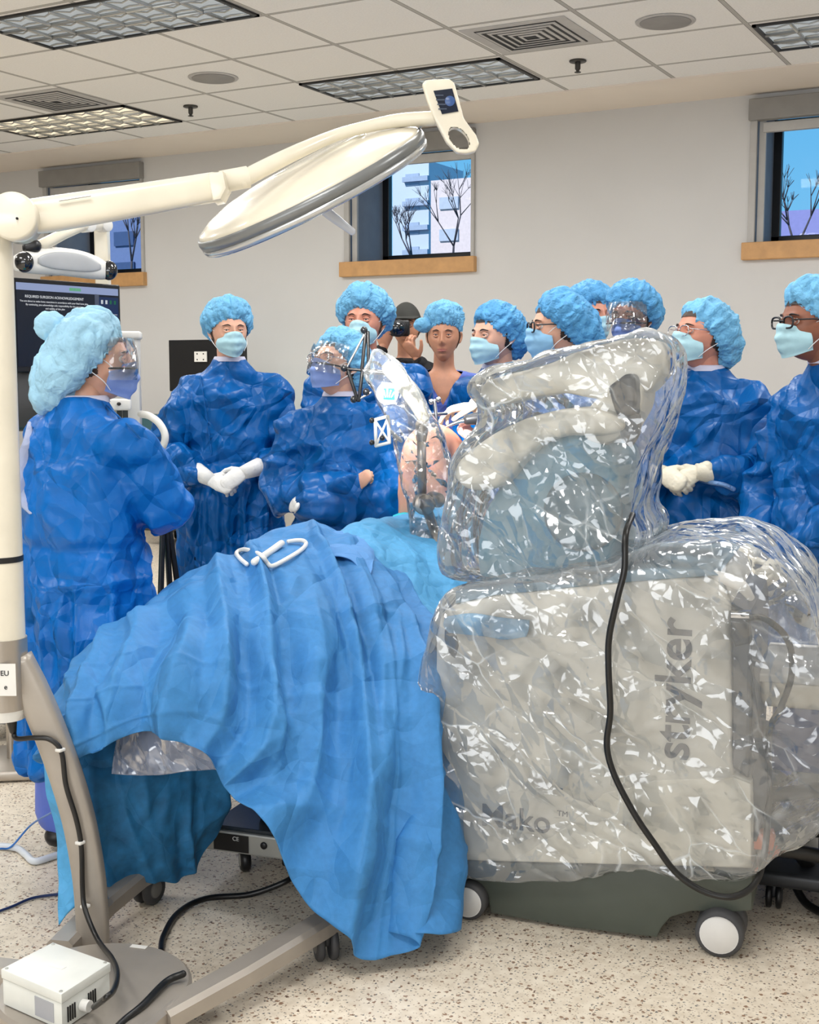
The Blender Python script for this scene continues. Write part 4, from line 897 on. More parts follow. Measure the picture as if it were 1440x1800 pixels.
# white tube clips lying on the drape
SD = snapper(D0); TW = snapper(bpy.data.objects['towel'])
def on_drape(x, y, off=.026):
    c = [p for p in (SD(x, y, off), TW(x, y, off)) if p is not None]
    return min(c, key=lambda p: p.length) if c else W(x, y, 3.9)
t = thing('tube_holder', W(470,975,3.9), 'white bent plastic tube holder lying on top of the large drape', 'tube holder')
def px_tube(pts, r, n=10, sm=40, g=None, e=1.0, flat=1.0, **k): return tube([W(*p) for p in pts], r, n=n, sm=sm, g=g, e=e, flat=flat, **k)
tube([on_drape(x, y) for x, y in [(434,992),(422,982),(416,972),(430,966),(458,975),(470,990),(479,995),(500,985),(528,968),(538,957),(534,951),(522,950),(507,952)]], .0068, n=10, sm=60).build('bent_tube', M_white, t)
tube([on_drape(x, y, .04) for x, y in [(447,988),(470,973),(495,955)]], .0105, n=12, sm=8).build('sleeve', M_white, t)

# operating table: wheeled metal base under the drapes
e1 = C2W(.94, -.34); e2 = C2W(.34, .94)
def fr_box(o, l, d, z0, z1, bev=.004, a0=0, d0=0): 
    c = Vector(o)+e1*(a0+l/2)+e2*(d0+d/2); c.z = (z0+z1)/2
    return box(c, (l, d, z1-z0), bev, M=frame((0,0,0), e1, e2).to_3x3())
o = WF(361,1493,.085); o.z = 0
t = thing('operating_table', o+e1*.4+e2*.25, 'low grey metal operating table base on casters with a black rating plate, under the drapes', 'operating table')
fr_box(o, .82, .55, .085, .150, .006).build('base_frame', M_blob, t, smooth=False)
fr_box(o, .80, .53, .150, .162, .003, .01, .01).build('base_top', mat('dark_glossy_cover', (40,48,56), .2), t, smooth=False)
fr_box(o, .60, .40, .162, .30, .02, .12, .10).build('housing', M_dktape, t, smooth=False)
fr_box(o, .50, .36, .02, .084, .01, .20, .10).build('plinth', M_black, t, smooth=False)
fr_box(o, .26, .26, .28, .66, .02, .40, .16).build('pedestal', M_dktape, t, smooth=False)
fr_box(o, .50, .40, .60, .66, .02, .22, .16).build('tabletop', M_black, t, smooth=False)
pl = fr_box(o, .115, .004, .092, .143, 0, .030, -.003).build('rating_plate', mat('plate_black', (24,22,22), .4), t, smooth=False)
fm = lambda a, z, d=-.0055: frame(o+e1*a-e2*-d+UP*z, e1, UP)
textmesh('CE', .018, fm(.105, .132), 'plate_text', mat('print_white', (225,225,222), .6), pl)
for a in (.195, .255):
    disc(o+e1*a+UP*.122-e2*.002, e2, .011, .008).build('socket', M_black, t)
fr_box(o, .022, .006, .108, .138, .001, .30, -.004).build('rocker_switch', M_black, t)
def caster(c, ax, r, w, parent, twin=True, mt=None, name='caster', hub=None, stem=True):
    g = G(); c = Vector(c); ax = Vector(ax).normalized(); fw = ax.cross(UP)
    for s in ((-1,1) if twin else (0,)): disc(c+ax*s*w*.9, ax, r, w, bev=w*.25, g=g)
    o_ = g.build(name, mt or M_rubber, parent)
    for s in ((-1,1) if twin else (0,)): disc(c+ax*s*w*(.9+.5 if twin else 0), ax, r*.55, w*.25 if twin else w*1.06, g=(q := G())); q.build('hub', hub or M_dktape, o_)
    if stem:
        g = G(); box(c+UP*r*.55, (w*.8, r*1.2, r*1.1), .004, M=frame((0,0,0), ax, fw).to_3x3(), g=g); tube([c+UP*r*.6, c+UP*(r*1.7)], r*.28, n=10, g=g); g.build('fork', M_dktape, o_)
    return o_
for a, d in ((.09,.08),(.75,.08),(.75,.48)): 
    q = o+e1*a+e2*d; caster(q+UP*.036, e1*.8+e2*.6, .036, .03, t, twin=False, mt=M_black, hub=M_blob)

# bare leg under the lamp
g = G(); tube([W(748,925,4.78), W(746,870,4.76), W(745,815,4.76), W(752,782,4.80), W(782,790,4.92), W(815,850,5.02), W(825,905,5.05)], [.102,.098,.088,.078,.074,.070,.068], n=28, g=g, sm=30)
g = remesh(g, .012, 6); displace(g, lambda p: crease(p, 6, 2)*.008); 
pt = thing('person', W(770,905,4.8), 'patient lying under the drapes with one bare bent leg raised beneath the lamp', 'person'); g.build('body', M_leg, pt)
YL = 4.40; mpp = 4.55/2250
t = thing('leg_holder', W(760,950,YL), 'steel leg holder rod with round clamp knob standing in front of the bare leg', 'leg holder')
px_tube([(741,768,YL),(742,872,YL)], .016, sm=2, round_=False).build('upper_rod', M_steel, t)
px_tube([(742,738,YL),(742,748,YL),(741,772,YL)], [.016,.024,.018], sm=6, n=16).build('rod_socket', M_steel, t)
disc(W(745,886,YL-.04), -FWD+RIGHT*.15, .036, .05).build('clamp_knob', M_steel, t); disc(W(765,878,YL+.01), -FWD+RIGHT*.4, .026, .06).build('clamp_body', M_steel, t)
px_tube([(752,898,YL),(783,990,YL-.1),(792,1040,YL-.2)], [.018,.015,.015], sm=3, round_=False).build('lower_rod', M_steel, t)
px_tube([(684,648,YL),(705,668,YL),(730,705,YL),(745,736,YL)], [.026,.030,.028,.020], sm=20, n=16).build('boot_arm', mat('boot_arm_cream', (206,202,184), .4), t)
px_tube([(640,652,YL),(686,656,YL)], .009, sm=2, n=8).build('cross_pin', M_chrome, t)
st = disc(W(681,692,YL-.11), -FWD+RIGHT*.1, .037, .004).build('sticker', mat('sticker_white', (226,232,232), .5), t)
g = G(); fmS = frame(W(681,692,YL-.114), RIGHT, UP)
for k in range(5): box((-.018+k*.009, .002-abs(k-2)*.003, 0), (.0045, .030-abs(k-2)*.004, .0008), g=g, M=Matrix.Rotation(math.radians(14*(2-k)), 3, 'Z'))
g.xf(fmS); g.build('hand_mark', M_white, st)
g = G(); 
g.add([(-.024,-.020,-.0002),(.024,-.020,-.0002),(.024,.018,-.0002),(-.024,.018,-.0002)], [(0,1,2,3)])
for sx in (): g.add([(sx*.026,.018,0),(sx*.006,.018,0),(sx*.024,-.004,0),(sx*.026,-.020,0),(sx*.010,-.020,0),(sx*.018,-.006,0)], [(0,1,2,3),(3,4,5,2)] )
g.xf(frame(W(681,692,YL-.1135), RIGHT, UP)); g.build('teal_mark', mat('teal_print', (30,150,150), .5), st, smooth=False)
M_sph = mat('tracker_sphere_dark', (26,28,32), .12, spec=.8)
def tracker(spheres, rods, lab, r=.0125, sm_=M_sph, extra=None):
    t = thing('tracking_array', W(*spheres[0]), lab, 'tracking array')
    for p, q, rr, m in rods: px_tube([p, q], rr, sm=2, n=8).build('rod', m, t)
    for s in spheres: sphere(W(*s), r, 16, 12).build('marker_sphere', sm_, t)
    return t
Y = YL
tracker([(640,580,Y),(605,647,Y),(622,702,Y),(644,689,Y)], [((643,584,Y),(636,652,Y),.006,M_black),((647,584,Y),(648,648,Y),.006,M_black),((642,586,Y),(610,646,Y),.004,M_chrome),((605,648,Y),(650,652,Y),.005,M_black),((612,652,Y),(629,704,Y),.006,M_black),((637,654,Y),(631,704,Y),.006,M_black),((625,705,Y),(652,690,Y),.004,M_chrome)], 'tall black rod tracking array with dark marker spheres above the sticker of the leg holder')
tracker([(654,739,Y),(654,778,Y),(672,770,Y)], [((660,738,Y),(682,732,Y),.006,M_white),((682,732,Y),(685,778,Y),.006,M_white),((685,778,Y),(661,784,Y),.006,M_white),((661,784,Y),(660,738,Y),.006,M_white),((660,740,Y),(684,776,Y),.004,M_white),((682,734,Y),(662,782,Y),.004,M_white),((654,739,Y),(661,740,Y),.004,M_black),((684,756,Y),(705,775,Y+.1),.007,M_white)], 'white square-framed tracking array beside the arms-crossed woman', r=.010)
tracker([(758,706,4.6),(762,747,4.6),(771,702,4.6)], [((764,704,4.6),(770,765,4.6),.006,M_chrome),((748,730,4.6),(785,727,4.65),.006,M_chrome),((768,760,4.6),(786,800,4.7),.005,M_chrome),((758,706,4.6),(771,702,4.6),.004,M_chrome)], 'small chrome tracking array near the gloved hands in the lamp light', r=.010, sm_=M_chrome)
t = thing('surgical_instrument', W(810,745,4.84), 'dark and chrome powered surgical instrument held in the gloved hands', 'instrument')
px_tube([(780,752,4.85),(805,742,4.85),(825,738,4.85)], [.004,.008,.014], sm=8).build('shaft', M_chrome, t)
px_tube([(822,738,4.85),(850,735,4.86),(872,742,4.9)], [.020,.026,.022], sm=8, n=16).build('body', M_dktape, t)
px_tube([(846,740,4.86),(842,765,4.86),(850,785,4.86)], [.018,.016,.015], sm=8).build('grip', M_black, t)

# ------------------------------------------------------------------ robot
RO = C2W(.072, 3.45)
def Rp(px, py, t=0.0):
    r = C2W(*ray(px, py)); q = RO+e2*t-Vector((0,0,EYE)); s = (Vector((q.x,q.y,0))).dot(e2)/Vector((r.x,r.y,0)).dot(e2)
    p = r*s; p.z += EYE; return p
def solid(out, t0, t1, vox=.012, it=12, sm=0, tf=None):
    P_ = [Rp(*((p[0],p[1]))+(tf if tf is not None else t0,)) for p in out]
    if tf is not None: P_ = [p+e2*(t0-tf) for p in P_]
    g = prism(P_, e2, t1-t0); return remesh(g, vox, it, .5)
rb = thing('surgical_robot', RO+e1*.42+e2*.3, 'wheeled surgical robot cart with cream panels and a big jointed arm, wrapped in clear plastic', 'surgical robot')
shell = [(770,1505),(765,1440),(764,1250),(766,1120),(774,1080),(800,1062),(870,1046),(1000,1031),(1100,1023),(1200,1015),(1245,1015),(1272,1030),(1284,1058),(1286,1345),(1290,1362),(1322,1375),(1324,1440),(1322,1529),(1200,1525),(1000,1520),(860,1516),(790,1513)]
prism([Rp(*p) for p in shell], e2, .62, .014, 3).build('body_shell', M_robg, rb, ang=40)
seam = prism([Rp(x, y, -.0015) for x, y in [(1150,1372),(1290,1366),(1320,1378),(1321,1525),(1000,1517),(900,1514),(1000,1450),(1060,1395)]], e2, .012, .003).build('lower_panel', M_creamR, rb, smooth=False)
prism([Rp(x, y, .02) for x, y in [(1283,1060),(1318,1078),(1322,1120),(1318,1330),(1316,1372),(1283,1350)]], e2, .56, .01).build('back_panel', mat('dark_slate_panel', (70,74,80), .35), rb, smooth=False)
skirt = [(772,1513),(1000,1520),(1200,1526),(1324,1531),(1322,1602),(1300,1604),(1215,1603),(1178,1614),(1163,1632),(1155,1649),(1000,1631),(862,1606),(857,1575),(838,1552),(782,1546)]
prism([Rp(x, y, .004) for x, y in skirt], e2, .60, .008).build('skirt', M_dkgreen, rb, ang=30)
for (px, py, r, dt) in ((825,1612,.053,.0),(1265,1677,.062,.0)):
    c = WF(px, py); c.z = r; sp_ = disc(c, e2, r, .05, bev=.006).build('wheel', M_rubber, rb); disc(c-e2*.027, e2, r*.80, .006).build('hubcap', mat('hubcap_white', (222,220,216), .35), sp_)
    disc(c+e2*.07, e2, r, .05, bev=.006).build('wheel', M_rubber, rb)
for a in (.10, .72): c = RO+e1*a+e2*.56; disc(Vector((c.x,c.y,.055)), e2, .055, .05).build('wheel', M_rubber, rb)
sl = [(782,1098),(790,1092),(800,1110),(806,1135),(800,1158),(790,1150),(781,1125)]
prism([Rp(x, y, -.004) for x, y in sl], e2, .01, .002).build('grab_slot', M_black, rb)
textmesh('stryker', .128, frame(Rp(1186,1212,-.003), UP, -e1), 'logo_text', M_logo, rb, offset=.0022, wide=1.0)
textmesh('Mako', .088, frame(Rp(906,1441,-.003), e1, UP), 'model_text', M_logo, rb, offset=.0010)
textmesh('TM', .022, frame(Rp(989,1431,-.003), e1, UP), 'trademark_text', M_logo, rb)
prism([Rp(x, y, .0) for x, y in [(800,1040),(860,1030),(1000,1012),(1150,1000),(1240,1000),(1262,1012),(1100,1024),(870,1047),(800,1062)]], e2, .60, .006).build('top_deck', mat('top_deck_bluegrey', (120,150,168), .4), rb, ang=40)
solid([(842,1020),(838,960),(852,900),(880,850),(925,800),(960,770),(1010,752),(1055,762),(1085,800),(1092,870),(1085,940),(1070,1012)], .10, .50, it=14, tf=.12).build('arm_turret', M_teal, rb)
disc(Rp(1025,900,.085), e2, .105, .05, bev=.015, n=48).build('shoulder_joint', mat('joint_slate', (104,138,152), .4), rb)
solid([(798,838),(806,812),(835,785),(880,755),(930,733),(990,718),(1045,715),(1095,728),(1105,755),(1060,768),(1000,765),(955,778),(920,812),(895,848),(860,864),(825,862)], .02, .26, it=10, tf=.05).build('lower_arm_link', M_creamR, rb)
solid([(1020,745),(1035,715),(1060,690),(1110,665),(1135,675),(1130,715),(1105,760),(1065,785),(1030,775)], .08, .32, it=10, tf=.1).build('elbow_link', M_creamR, rb)
solid([(835,690),(850,668),(900,655),(960,640),(1010,618),(1070,600),(1120,592),(1155,598),(1172,622),(1168,655),(1140,690),(1090,708),(1030,700),(990,690),(930,700),(880,712),(845,708)], .10, .30, it=10, tf=.1).build('upper_arm_link', M_creamR, rb)
g = solid([(1070,680),(1105,655),(1118,660),(1122,700),(1118,730),(1090,735),(1082,720)], .03, .12, vox=.008, it=2, tf=.05); g.build('black_latch', M_black, rb)
solid([(1086,735),(1120,725),(1122,760),(1105,790),(1090,770)], .05, .12, vox=.008, it=3, tf=.05).build('latch_neck', mat('latch_grey', (70,76,84), .5), rb)
tube([Rp(1180,1010,.25), Rp(1250,1012,.05), Rp(1300,1028,.02), Rp(1320,1050,.03)], [.012,.016,.016,.010], n=12, sm=20).build('push_handle', M_white, rb)
g = prism([Rp(x, y, -.02) for x, y in [(1286,1082),(1316,1084),(1318,1132),(1292,1138),(1284,1120)]], e2, .06, .006); cp = g.build('cable_socket', M_black, rb); prism([Rp(x, y, -.024) for x, y in [(1284,1076),(1318,1078),(1318,1088),(1284,1087)]], e2, .05, .002).build('latch_bar', M_chrome, cp)
prism([Rp(x, y, .05) for x, y in [(1319,1466),(1358,1466),(1362,1480),(1358,1497),(1320,1494)]], e2, .05, .006).build('orange_connector', M_orange, rb)
prism([Rp(x, y, .03) for x, y in [(1322,1180),(1345,1330),(1352,1400),(1330,1480),(1322,1480)]], e2, .05, .004).build('rear_bracket', M_dktape, rb, smooth=False)

cl = [[Rp(x, y, t_) for x, y, t_ in c] for c in ([(783,1085,.0),(780,1100,-.02),(790,1112,-.02)], [(830,1078,-.008),(835,1100,-.022),(850,1118,-.02)], [(880,1085,-.008),(882,1108,-.02),(890,1124,-.018)], [(932,1090,-.008),(930,1108,-.02),(925,1118,-.012)])]
sheet('disposable_wrap', cl, M_maskB, 'small pale blue wrap tucked under the plastic at the upper left of the robot cart', 'wrap', nu=40, nv=20, rough=.25, seed=30, thick=.001)
def film(name, out, t0, t1, lab, vox=.02, it=8, amp=.03, m=M_film, seed=0, tf=None, sc=5.0, cat='plastic drape', grp=None):
    g = solid(out, t0, t1, vox, it, tf=tf)
    def fn(p):
        d = facet(p*np.array([1,1,.8]), sc, seed)*amp+facet(p, sc*2.3, seed+4)*amp*.35+crease(p, sc*.7, seed)*amp*.5
        return d*sst(0,.12,p[:,2])
    displace(g, fn); o = g.build(name, m, ang=28); return tag(o, lab, cat, grp)
film('plastic_drape', [(785,1048),(758,1085),(742,1150),(735,1260),(738,1380),(745,1490),(770,1528),(830,1552),(900,1558),(985,1556),(1080,1535),(1150,1532),(1215,1550),(1320,1545),(1345,1512),(1400,1490),(1455,1455),(1460,1300),(1440,1180),(1425,1080),(1385,1020),(1340,975),(1290,955),(1240,955),(1150,965),(1050,1000),(900,1020)], -.045, .68,
  'crinkled clear plastic drape wrapped around the robot cart body', amp=.026, seed=2, tf=-.03)
film('plastic_drape', [(775,1020),(765,960),(772,890),(782,830),(800,785),(850,740),(830,705),(812,690),(830,662),(900,640),(980,615),(1060,592),(1120,584),(1155,590),(1170,615),(1165,680),(1140,760),(1120,800),(1108,870),(1095,920),(1120,945),(1105,990),(1085,1025),(900,1035)], .0, .50,
  'crinkled clear plastic drape bagged over the jointed arm of the robot', amp=.024, seed=6, tf=.0, vox=.018)
t0 = 0
P_ = [W(x, y, 4.34) for x, y in [(640,655),(660,612),(700,640),(740,700),(778,770),(800,850),(806,920),(800,1000),(775,1050),(745,1010),(722,960),(722,900),(706,850),(698,790),(672,720)]]
g = remesh(prism(P_, FWD, .16), .012, 5); displace(g, lambda p: facet(p, 9, 3)*.014+crease(p, 5, 3)*.012); tag(g.build('plastic_sleeve', M_filmC, ang=28), 'clear plastic sleeve drooping over the leg holder and its round sticker', 'plastic sleeve')

def cable(name, pts, r, m, lab, cat='cable', sm=90, **k): return tag(tube([p if isinstance(p, Vector) else W(*p) for p in pts], r, n=10, sm=sm, **k).build(name, m), lab, cat)
rc = [Rp(x, y, t_) for x, y, t_ in [(1112,905,.03),(1100,940,-.06),(1098,1000,-.08),(1086,1050,-.09),(1071,1120,-.09),(1070,1180,-.09),(1073,1250,-.09),(1067,1310,-.09),(1080,1362,-.09),(1115,1430,-.09),(1150,1482,-.09),(1190,1535,-.085),(1240,1568,-.08),(1290,1576,-.07),(1328,1552,-.03),(1344,1500,.02),(1352,1400,.05),(1352,1290,.06),(1372,1245,.06),(1392,1185,.06),(1385,1125,.04),(1345,1088,.02),(1312,1086,.0)]]
cable('power_cable', rc, .0085, M_blackr, 'long black cable looping down in front of the plastic-wrapped robot', sm=200)
cable('hose', [WF(1384,1520,.10), WF(1400,1560,.05), WF(1420,1590,.02), WF(1460,1612,.02)], .012, M_blackr, 'black hose curving down to the floor at the right edge', 'hose')
cable('hose', [WF(1390,1480,.25), WF(1415,1512,.14), WF(1440,1542,.06), WF(1480,1570,.02)], .020, M_blackr, 'thicker black hose beyond the thin one at the right edge', 'hose')
# ------------------------------------------------------------------ mobile surgical lamp
YP = 3.12
lamp = thing('surgical_lamp', WF(168,1728,0), 'large cream mobile surgical lamp on a taupe wheeled stand at the left edge', 'surgical lamp')
bc = WF(166,1730,.10); bc.z = 0
g = G(); loft([(bc+UP*z, RIGHT*r, FWD*r) for z, r in ((.035,.17),(.05,.205),(.078,.222),(.092,.222),(.100,.214))], 64, g=g); g.build('base_plate', M_steelP, lamp, ang=35)
tag_ = box(WF(244,1664,.101), (.042,.016,.001), M=Matrix.Rotation(YAW-.25, 3, 'Z')); tag_.build('base_label', M_white, lamp, smooth=False)
def beam(pts, w, h, name='leg'):
    P_ = [Vector(p) for p in pts]; S = []
    for i, p in enumerate(P_):
        t_ = (P_[min(i+1,len(P_)-1)]-P_[max(i-1,0)]).normalized(); x = t_.cross(UP).normalized(); y = x.cross(t_)
        S.append([p+x*a*w+y*b*h for a, b in ((-.34,.5),(.34,.5),(.5,.25),(.5,-.5),(-.5,-.5),(-.5,.25))])
    g = G(); V = [v for s_ in S for v in s_]; F = []
    for i in range(len(S)-1):
        for k in range(6): F.append((i*6+k, i*6+(k+1)%6, (i+1)*6+(k+1)%6, (i+1)*6+k))
    F.append(tuple(range(5,-1,-1))); F.append(tuple(range((len(S)-1)*6, len(S)*6))); g.add(V, F); return g.build(name, M_steelP, lamp, smooth=False)
legA = beam([WF(282,1788,.075), WF(420,1712,.085), WF(560,1628,.10), WF(606,1598,.105)], .070, .045)
legB = beam([WF(105,1668,.075), WF(180,1590,.085), WF(240,1541,.10), WF(284,1518,.11)], .070, .045)
legC = beam([WF(110,1720,.075), WF(40,1712,.08), WF(-60,1700,.085)], .070, .045)
legD = beam([WF(288,1770,.078), WF(235,1815,.085), WF(150,1900,.09)], .070, .045)
for px, py, lg in ((573,1686,legA),(262,1587,legB)):
    c = WF(px, py); c.z = .045; caster(c, RIGHT*.96+FWD*(.25 if lg is legA else -.5), .045, .020, lg, mt=M_rubber, hub=mat('hub_grey', (128,126,122), .5))
for p in (WF(-60,1702), WF(150,1905)): caster(Vector((p.x,p.y,.045)), RIGHT, .045, .020, legC if p.y > 2 else legD)
col_pts = [(28,1158),(62,1225),(103,1325),(136,1430),(155,1530),(162,1610),(165,1700)]
S = []; cp_ = crom([tuple(W(x, y, YP)) for x, y in col_pts], 40)
for i, c in enumerate(cp_):
    t_ = Vector(cp_[min(i+1,39)]-cp_[max(i-1,0)]).normalized(); n_ = t_.cross(FWD).normalized(); S.append((c, n_*.040, FWD*.028, .55))
loft(S, 28).build('column', M_steelP, lamp)
g = G(); tube([W(174,1640,YP), W(176,1668,YP)], .03, n=16, g=g, round_=False, flat=.8)
axp = W(3,1100,YP)
def ap(py): p = W(3, py, YP); return Vector((axp.x, axp.y, p.z))
tube([ap(1120), ap(1243)], .060, n=40, round_=False).build('pole_sleeve', M_steel, lamp, ang=40)
tube([ap(1243), ap(1262)], [.058,.050], n=40, round_=False).build('pole_end_cap', M_white, lamp, ang=40)
tube([ap(380), ap(1122)], .056, n=40, round_=False).build('pole', M_cream, lamp, ang=40)
tube([ap(976), ap(986)], .0575, n=40, round_=False).build('pole_ring', M_black, lamp, ang=40)
pl = box(W(1,1195,YP-.062), (.075,.001,.080), M=Matrix.Rotation(YAW, 3, 'Z')).build('pole_label', M_white, lamp, smooth=False)
textmesh('EU', .018, frame(W(8,1184,YP-.0635), RIGHT, UP), 'label_text', M_black, pl); textmesh('e', .018, frame(W(10,1208,YP-.0635), RIGHT, UP), 'label_text', M_black, pl)
# arm
disc(W(29,384,YP-.02), -FWD+RIGHT*.12, .056, .11, bev=.006, n=48).build('arm_joint', M_cream, lamp)
disc(W(30,384,YP-.078), -FWD+RIGHT*.12, .003, .002).build('joint_screw', M_black, lamp)
A0, A1 = W(40,383,YP), W(386,328,YP+.12)
xd = (A1-A0).normalized(); yd = (UP-xd*UP.dot(xd)).normalized(); dd = xd.cross(yd)
S = [(A0+(A1-A0)*t_+yd*o_, yd*h_, dd*w_, .6) for t_, h_, w_, o_ in ((0,.040,.034,.0),(.12,.042,.036,-.002),(.5,.039,.036,-.002),(.85,.036,.034,0),(.97,.036,.033,0),(1.0,.034,.03,0))]
loft(S, 32).build('spring_arm', M_cream, lamp, ang=50)
g = prism([W(x, y, YP+.06) for x, y in [(365,305),(392,300),(398,330),(388,350),(374,353)]], FWD, .09, .006); g.build('arm_end_cap', M_cream, lamp, ang=40)
lb = box(W(132,349,YP-.012), (.075,.001,.006), M=frame((0,0,0), xd, yd).to_3x3()); lb.build('arm_label', mat('label_grey', (120,116,108), .6), lamp, smooth=False)
tube([W(388,320,YP+.12), W(436,311,YP+.14)], .027, n=32, round_=False).build('swivel', M_cream, lamp, ang=40)
tube([W(x, y, Y_) for x, y, Y_ in [(425,318,YP+.13),(450,303,YP+.15),(520,268,YP+.22),(590,238,YP+.30),(640,224,YP+.33),(700,212,YP+.34),(762,208,YP+.34)]], [.020,.021,.019,.016,.016,.018,.019], n=20, sm=40).build('yoke_arm', M_cream, lamp)
# head
YH = 3.52; hc = W(545,330,YH)
mj = (RIGHT*.896+UP*.444).normalized(); sn = .25
nn = ((RIGHT*-.444+UP*.896)*math.sqrt(1-sn*sn)-FWD*sn).normalized(); mn_ = nn.cross(mj)
def ring(prof, n=72): return loft([(hc+nn*h_, mj*r_, mn_*r_) for h_, r_ in prof], n)
R0 = .338
ring([(.004,R0*.985),(.018,R0*.965),(.036,R0*.86),(.052,R0*.70),(.062,R0*.50),(.067,R0*.30),(.069,R0*.05)]).build('lamp_head', M_cream, lamp)
ring([(-.034,R0*.90),(-.040,R0*.955),(-.034,R0*.985),(-.022,R0*.995),(-.018,R0*.98)]).build('rim', M_silver, lamp)
ring([(-.020,R0*.96),(-.018,R0*.992),(-.004,R0),(.008,R0*.992),(.010,R0*.97)]).build('rim_band', mat('rim_band_grey', (128,130,130), .3, metal=.3), lamp)
ring([(-.046,R0*.5),(-.044,R0*.80),(-.036,R0*.93),(-.028,R0*.95)]).build('lens_cover', mat('lens_cover', (205,208,210), .12, spec=.8), lamp)
loft([(hc+nn*h_+mj*.05, mj*a_, mn_*b_) for h_, a_, b_ in ((.055,.15,.10),(.066,.145,.095),(.071,.12,.075))], 40).build('head_cover', mat('cream_inset', (236,230,212), .2, coat=.6), lamp)
tube([hc-nn*.03-mj*.01, hc-nn*.085+mj*.015, hc-nn*.155+mj*.05], [.013,.014,.010], n=16, sm=10).build('sterile_handle', mat('milky_handle', (214,218,226), .25), lamp)
loft([(W(x, y, 3.48), RIGHT*r_*.6+UP*r_*.6, FWD*r_*.8) for x, y, r_ in ((700,262,.03),(718,245,.035),(735,228,.03),(748,214,.02))], 20).build('head_mount', mat('mount_grey', (150,150,146), .35), lamp)
# control panel with grip loop
PC = lambda x, y: W(x, y, 3.42)
outl = [(742,147),(748,140),(790,138),(799,145),(806,170),(816,208),(838,238),(843,253),(836,266),(820,270),(803,268),(785,250),(765,212),(750,175)]
bm_g = remesh(prism([PC(x, y) for x, y in outl], FWD, .030), .0035, 3)
V = bm_g.arr(); holeF = []
P2 = np.array([tuple(PC(x, y)) for x, y in ((807,243),(820,256),(795,228))]); c0 = P2[0]; ax = P2[1]-P2[2]; al = np.linalg.norm(ax)/2; ax = ax/np.linalg.norm(ax); up_ = np.cross(ax, np.array(FWD)); up_ /= np.linalg.norm(up_)
d_ = V-c0; e_ = ((d_@ax)/(al*1.18))**2+((d_@up_)/.019)**2; keep = e_ > 1
bm_g.f = [f for f in bm_g.f if keep[list(f)].all()]; bm_g.m = [0]*len(bm_g.f)
cpn = bm_g.build('control_panel', M_cream, lamp)
L_ = []
for t_ in np.linspace(0, 2*math.pi, 33)[:-1]:
    q = c0+ax*al*1.20*math.cos(t_)+up_*.0195*math.sin(t_); L_.append((Vector(q)+FWD*-.001, Vector(q)+FWD*.031))
g = G(); g.add([v for p in L_ for v in p], [(2*i, 2*((i+1)%32), 2*((i+1)%32)+1, 2*i+1) for i in range(32)]); g.build('grip_opening_edge', M_cream, cpn)
scp = [PC(762,160)-FWD*.003, PC(795,156)-FWD*.003, PC(806,196)-FWD*.003, PC(777,201)-FWD*.003]
sc_ = prism(scp, FWD, .004).build('screen', mat('touch_screen', (26,34,52), .12), cpn, smooth=False)
disc(PC(791,178)-FWD*.004, FWD, .013, .001, bev=.0001).build('dial_icon', emat('icon_blue', (90,130,200), .5), cpn)
g = G()
for k in range(4): box(PC(772+k*2, 168+k*8)-FWD*.004, (.022,.001,.003), M=Matrix.Rotation(YAW,3,'Z'), g=g)
g.build('menu_icon', emat('icon_grey', (110,125,150), .4), cpn)
# working light of the head
sp = bpy.data.lights.new('surgical_spot', 'SPOT'); sp.energy = 520; sp.spot_size = math.radians(22); sp.spot_blend = .5; sp.shadow_soft_size = .12; sp.color = (1, .97, .92)
so_ = bpy.data.objects.new('surgical_spot', sp); COL.objects.link(so_); so_.location = hc-nn*.07+FWD*.1; tgt = W(780,752,4.85); so_.rotation_euler = (tgt-so_.location).to_track_quat('-Z','Y').to_euler()
# power box bolted to the base
cs = [WF(x, y, .185) for x, y in ((2,1703),(93,1656),(194,1692),(108,1748))]
g = prism(cs, -UP, .022, .002); bx = g.build('power_box', mat('box_white', (226,228,222), .4), lamp, ang=30)
ctr = sum(cs, Vector())/4; g = prism([ctr+(p-ctr)*.975-UP*.023 for p in cs], -UP, .060, .002); g.build('box_body', mat('box_white', (226,228,222), .4), bx, ang=30)
ex = (cs[3]-cs[0]).normalized(); ey = (cs[2]-cs[3]).normalized(); fc = ctr+(cs[3]-ctr)*.98
for a in (.03,.042,.054,.066,.14,.152,.164,.176): box(fc+ey*(a*.62)-UP*.055+ex*.0, (.003,.004,.034), M=frame((0,0,0), ey, ex).to_3x3()).build('vent_slot', M_black, bx, smooth=False)
box(fc-ex*.058-UP*.052-ey*.0, (.062,.002,.044), M=frame((0,0,0), ex, ey).to_3x3()).build('rating_label', mat('label_silver', (170,172,178), .4), bx, smooth=False)
box(ctr+UP*.0005, (.045,.014,.001), M=Matrix.Rotation(YAW-.5, 3, 'Z')).build('box_label', M_white, bx, smooth=False)
for c in cs: disc(ctr+(c-ctr)*.90+UP*.0005, UP, .004, .002, bev=.0003).build('screw', M_blob, bx)
fm_ = fc+ey*.066-UP*.055; tube([fm_-ex*.0, fm_+ex*.02+ey*.004], .013, n=16, round_=False).build('cable_gland', M_white, bx, ang=40)
cb = tube([ap(1262)+RIGHT*.02+UP*.0, W(24,1284,YP-.01), W(29,1298,YP-.02), W(60,1297,YP-.04), W(88,1300,YP-.045), W(108,1322,YP-.045), W(116,1380,YP-.045), W(134,1440,YP-.045), W(143,1490,YP-.045), W(145,1560,YP-.045), W(150,1600,YP-.06), W(172,1652,YP-.12), W(197,1685,2.86), W(206,1712,2.68), W(200,1740,2.56), W(186,1754,2.50), fm_+ex*.03+ey*.008], .0065, n=10, sm=120).build('power_cable', M_blackr, lamp)
